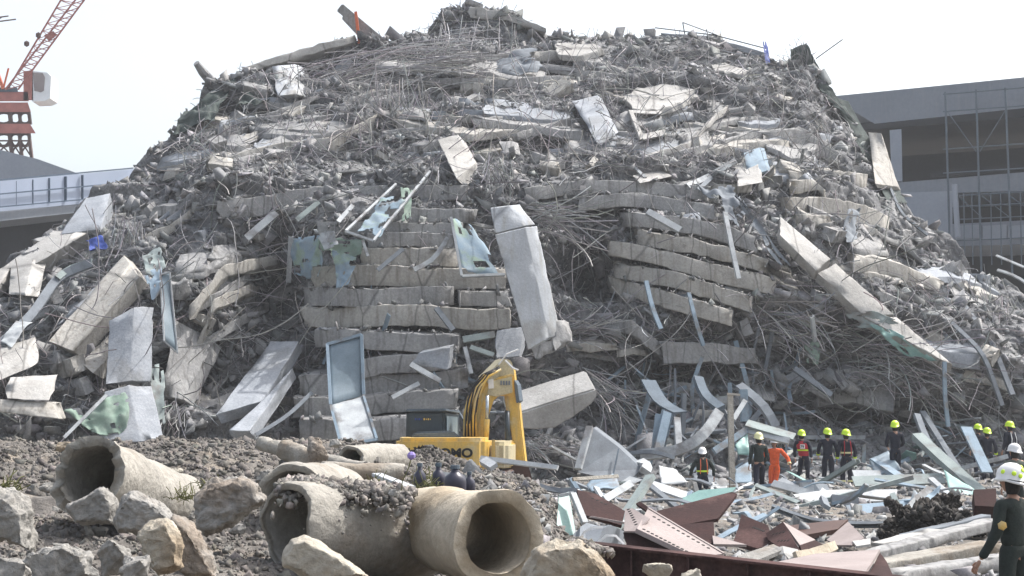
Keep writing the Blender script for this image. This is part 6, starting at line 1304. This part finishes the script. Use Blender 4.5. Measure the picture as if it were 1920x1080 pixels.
    for s_ in 'lr':
        a_ = J[s_ + 'an']; mb = MB(); mb.hexa([a_ + Vector(c_) for c_ in [(-.055, -.08, .1), (.055, -.08, .1), (.055, -.09, -.085), (-.055, -.09, -.085), (-.05, .06, .08), (.05, .06, .08), (.05, .2, -.085), (-.05, .2, -.085)]]); mb.build('boot', M['black'], e, bevel=.03)
    def ring(c_, ax, rx, ry, h, m, nm):
        mb = MB(); n = 20; q = Vector((0, 0, 1)).rotation_difference(Vector(ax).normalized()); b0 = len(mb.v)
        vv_ = []
        for z in (-h / 2, h / 2):
            for i in range(n): a = 6.2832 * i / n; vv_.append(Vector(c_) + q @ Vector((rx * math.cos(a), ry * math.sin(a), z)))
        mb.add(vv_, [(i, (i + 1) % n, n + (i + 1) % n, n + i) for i in range(n)]); mb.build(nm, M[m], e, smooth=True)
    if vest:
        mb = MB(); n = 24; vv_ = []; lv = [(.97, .165, .135), (1.1, .172, .14), (1.28, .198, .155), (1.38, .17, .135), (1.44, .13, .11)]
        for z, rx, ry in lv:
            o_ = J['pel'].lerp(J['ush'], (z - .95) / .47)
            for i in range(n): a = 6.2832 * i / n; vv_.append((o_.x + rx * math.cos(a), o_.y + ry * math.sin(a), z))
        mb.add(vv_, [(j * n + i, j * n + (i + 1) % n, (j + 1) * n + (i + 1) % n, (j + 1) * n + i) for j in range(len(lv) - 1) for i in range(n)]); mb.build('vest', M[vest], e, smooth=True)
    if straps:
        for x in (-.1, .1):
            for sy in (-1, 1):
                mb = MB(); mb.tube([Vector((x * 1.1, sy * .150 + J['wai'].y, 1.02)), Vector((x, sy * .160 + J['che'].y, 1.25)), Vector((x * .9, sy * .10 + J['ush'].y, 1.46))], .014, 6); mb.build('strap', M[straps], e)
    for wh, m in bands:
        if wh == 'chest': ring(J['wai'].lerp(J['che'], .3), (0, 0, 1), .192, .162, .045, m, 'reflective_band')
        if wh == 'waist': ring(J['wai'], (0, 0, 1), .185, .152, .05, m, 'reflective_band')
        if wh == 'cuff':
            for s_ in 'lr': ring(J[s_ + 'el'].lerp(J[s_ + 'wr'], .75), J[s_ + 'wr'] - J[s_ + 'el'], .06, .06, .05, m, 'reflective_band')
        if wh == 'shin':
            for s_ in 'lr': ring(J[s_ + 'kn'].lerp(J[s_ + 'an'], .6), J[s_ + 'an'] - J[s_ + 'kn'], .088, .088, .05, m, 'reflective_band')
    h = J['hd'] + Vector((0, -.005, .012)); mt = Matrix.Rotation(hturn, 3, 'Z')
    if hair:
        mb = MB(); n = 16; vv_ = []
        lv = [(-.14, .07, .075), (-.08, .085, .098), (0, .088, .108), (.06, .085, .106)]
        for z, rx, ry in lv:
            for i in range(n + 1): a = math.pi + math.pi * i / n; a = math.pi * .92 + math.pi * 1.16 * i / n; vv_.append(h + mt @ Vector((rx * math.cos(a), ry * math.sin(a) + .004, z)))
        mb.add(vv_, [(j * (n + 1) + i, j * (n + 1) + i + 1, (j + 1) * (n + 1) + i + 1, (j + 1) * (n + 1) + i) for j in range(3) for i in range(n)]); mb.build('hair', M['hair'], e, smooth=True)
    if helmet:
        n = 28; mb = MB(); vv_ = []; lv = [(0, .152), (.04, .149), (.08, .132), (.115, .10), (.14, .055), (.148, .0)]; S2 = .93 * hs
        prof = [(0.128, -.035), (.142, -.03), (.132, .0)] + [(r_ * .86, z) for z, r_ in lv]
        for r_, z in prof:
            for i in range(n):
                a = 6.2832 * i / n; yy = math.sin(a); ext = 1.12 if yy > 0 else 1.18
                brim = (.02 * max(0, yy) + .035 * max(0, -yy)) * (1 if z < -.02 else 0); dz = -.05 * max(0, -yy) if z < .02 else 0
                vv_.append(h + mt @ Vector((r_ * math.cos(a) * S2, (r_ * yy * ext + (brim if yy > 0 else -brim)) * S2, (z + dz) * S2 + .03)))
        mb.add(vv_, [(j * n + i, j * n + (i + 1) % n, (j + 1) * n + (i + 1) % n, (j + 1) * n + i) for j in range(len(prof) - 1) for i in range(n)]); hm = mb.build('helmet', M[helmet], e, smooth=True)
        if spots:
            for a, z in ((3.7, .045), (4.5, .075), (5.3, .04), (2.9, .06), (4.15, .02), (4.9, .105)):
                r_ = float(np.interp(z, [q_[0] for q_ in lv], [q_[1] for q_ in lv])) * .86; mb = MB(); yy = math.sin(a); dv = Vector((math.cos(a), yy, z * 6)).normalized()
                c_ = h + mt @ Vector((r_ * math.cos(a) * S2, r_ * yy * (1.12 if yy > 0 else 1.18) * S2, z * S2 + .03))
                mb.lathe(c_, [(0, .006), (.016, .006), (.024, .003), (.026, -.004)], 8, axis=(mt @ dv)); mb.build('spot', M[spots], hm, smooth=True)
            mb = MB(); ring_pts = []
            for i in range(n + 1):
                a = 6.2832 * i / n; yy = math.sin(a); ring_pts.append(h + mt @ Vector((.128 * math.cos(a) * S2, .128 * yy * (1.12 if yy > 0 else 1.2) * S2, (-.012 - .03 * max(0, -yy)) * S2 + .03)))
            mb.tube(ring_pts, .008, 6); mb.build('rim_strip', M['black'], hm, smooth=True)
    if patch:
        mb = MB(); zc = 1.27; y_ = -.150 - .008 + J['che'].y; mb.box(-.075, .075, y_ - .02, y_ + .01, zc - .07, zc + .07); mb.build('back_patch', M['helw'], e)
        text(patch, Vector((.055, y_ - .022, zc - .045)), .12, M['navy'], e, rot=(R(90), 0, 0), ext=.002, bold=.003).location = Vector((-.065, y_ - .022, zc - .045))
    return e
def put(px, top_, feet, rz, label, Hm=1.82, **k):
    s_ = (feet - top_) / Hm; Y_ = F / s_ ; p = P(px, feet, Y_); return person(p, Hm, rz, label, **k)
GR = 'rescue workers in fluorescent yellow helmets'
put(1318, 840, 953, R(8), 'man with orange straps on a dark vest seen from behind, white and red helmet', top='dkgreen', pants='navy', helmet='helw', Hm=1.7, straps='orange', vest='dkgreen', bands=[('waist', 'neon')], pose=dict(lel=(-.33, 0, 1.16), rel=(.33, 0, 1.16), lwr=(-.36, .05, .93), rwr=(.36, .05, .93)))
put(1453, 822, 932, R(170), 'worker in a bright orange suit with a white and red helmet', top='orangecloth', pants='orangecloth', helmet='helw', bands=[('cuff', 'helc')], pose=dict(lel=(-.40, 0, 1.18), rel=(.40, 0, 1.18), lwr=(-.46, .1, .98), rwr=(.46, .1, .98), lkn=(-.02, .05, .5), lan=(.05, .02, .09)))
put(1424, 812, 933, R(15), 'striding man in black before the orange suit, pale yellow helmet', helmet='helc', top='dkgreen', pants='navy', pose=dict(lkn=(-.13, -.1, .5), lan=(-.2, -.3, .1), rkn=(.13, .12, .5), ran=(.22, .3, .09), rel=(.24, 0, 1.14), rwr=(.2, .12, .95)))
put(1474, 818, 915, R(60), 'figure in dark green turned aside, between the orange suit and the red vest', top='dkgreen', pants='olive', helmet='dkgreen', pose=dict(lel=(-.2, .12, 1.15), rel=(.2, .15, 1.15), lwr=(-.1, .35, 1.2), rwr=(.1, .38, 1.2)))
put(1508, 807, 912, R(-25), 'yellow helmeted worker in a red vest with a white number patch', group=None, vest='redcloth', bands=[('chest', 'neon')], patch='79', lean=(-.12, .05), pose=dict(lkn=(-.14, .06, .5), lan=(-.3, -.05, .1)))
put(1553, 804, 916, R(-10), 'yellow helmeted worker in plain navy, third from the left end of the yellow helmets row start, right of the red vest', bands=[('cuff', 'neon'), ('shin', 'neon')], pose=dict(lel=(-.27, .05, 1.15), rel=(.27, .05, 1.15), lwr=(-.28, .2, 1.0), rwr=(.28, .2, 1.0)))['label'] = 'yellow helmeted worker in plain navy standing right beside the red vest'
put(1588, 806, 918, R(5), 'yellow helmeted worker in navy with red shoulders and bands at waist and shins', straps='redcloth', bands=[('waist', 'helc'), ('shin', 'helc'), ('cuff', 'neon')])
put(1680, 790, 906, R(0), 'tall worker all in dark navy standing alone between debris, yellow helmet', pose=dict(lel=(-.24, .06, 1.15), rel=(.24, .06, 1.15), lwr=(-.18, .22, 1.05), rwr=(.18, .22, 1.05), lkn=(-.07, .02, .5), rkn=(.07, .02, .5), lan=(-.07, 0, .09), ran=(.07, 0, .09)))
put(1836, 796, 896, R(20), 'yellow helmeted worker half hidden behind the leaning pale blue board')
put(1853, 803, 906, R(-10), 'yellow helmeted worker with a bright cuff right of the leaning pale blue board', bands=[('cuff', 'neon')])
put(1896, 791, 900, R(30), 'yellow helmeted worker with a white stripe on a navy jacket at the right edge', straps='helw')
put(1906, 834, 998, R(10), 'man in a grey green shirt and plain white helmet behind the foreground man', top='olive', pants='dkgreen', helmet='helw', pose=dict(lel=(-.28, 0, 1.15)))
# foreground man, only his head, shoulder and left arm are in the picture
fgm = person(P(1905, 1205, 17.2), 1.84, R(35), 'foreground man in dark uniform and white helmet with yellow spots, facing away', top='dkgreen', pants='dkgreen', helmet='helw', spots='neon', hs=1.12, hturn=R(15),
    pose=dict(lel=(-.27, .0, 1.12), lwr=(-.33, .16, .84)))
j = MB(); sh = Vector((-.262, -.07, 1.20)); j.lathe(sh, [(0, .02), (.03, .018), (.045, .012), (.05, 0)], 6, axis=(-.6, -.75, .1)); j.build('shoulder_emblem', M['yellow'], fgm)

# ---------------------------------------------------------------- dusty air
mb = MB(); mb.box(-140, 140, -6, 175, -2, 48); hz = mb.build('haze', M['hole'], kind='stuff')
hm = bpy.data.materials.new('dusty_air'); hm.use_nodes = True; n_ = hm.node_tree.nodes; n_.remove(n_['Principled BSDF'])
pv = n_.new('ShaderNodeVolumePrincipled'); pv.inputs['Color'].default_value = (.93, .96, 1, 1); pv.inputs['Density'].default_value = .0006; pv.inputs['Anisotropy'].default_value = .3
hm.node_tree.links.new(pv.outputs[0], n_['Material Output'].inputs['Volume']); hz.data.materials.clear(); hz.data.materials.append(hm)
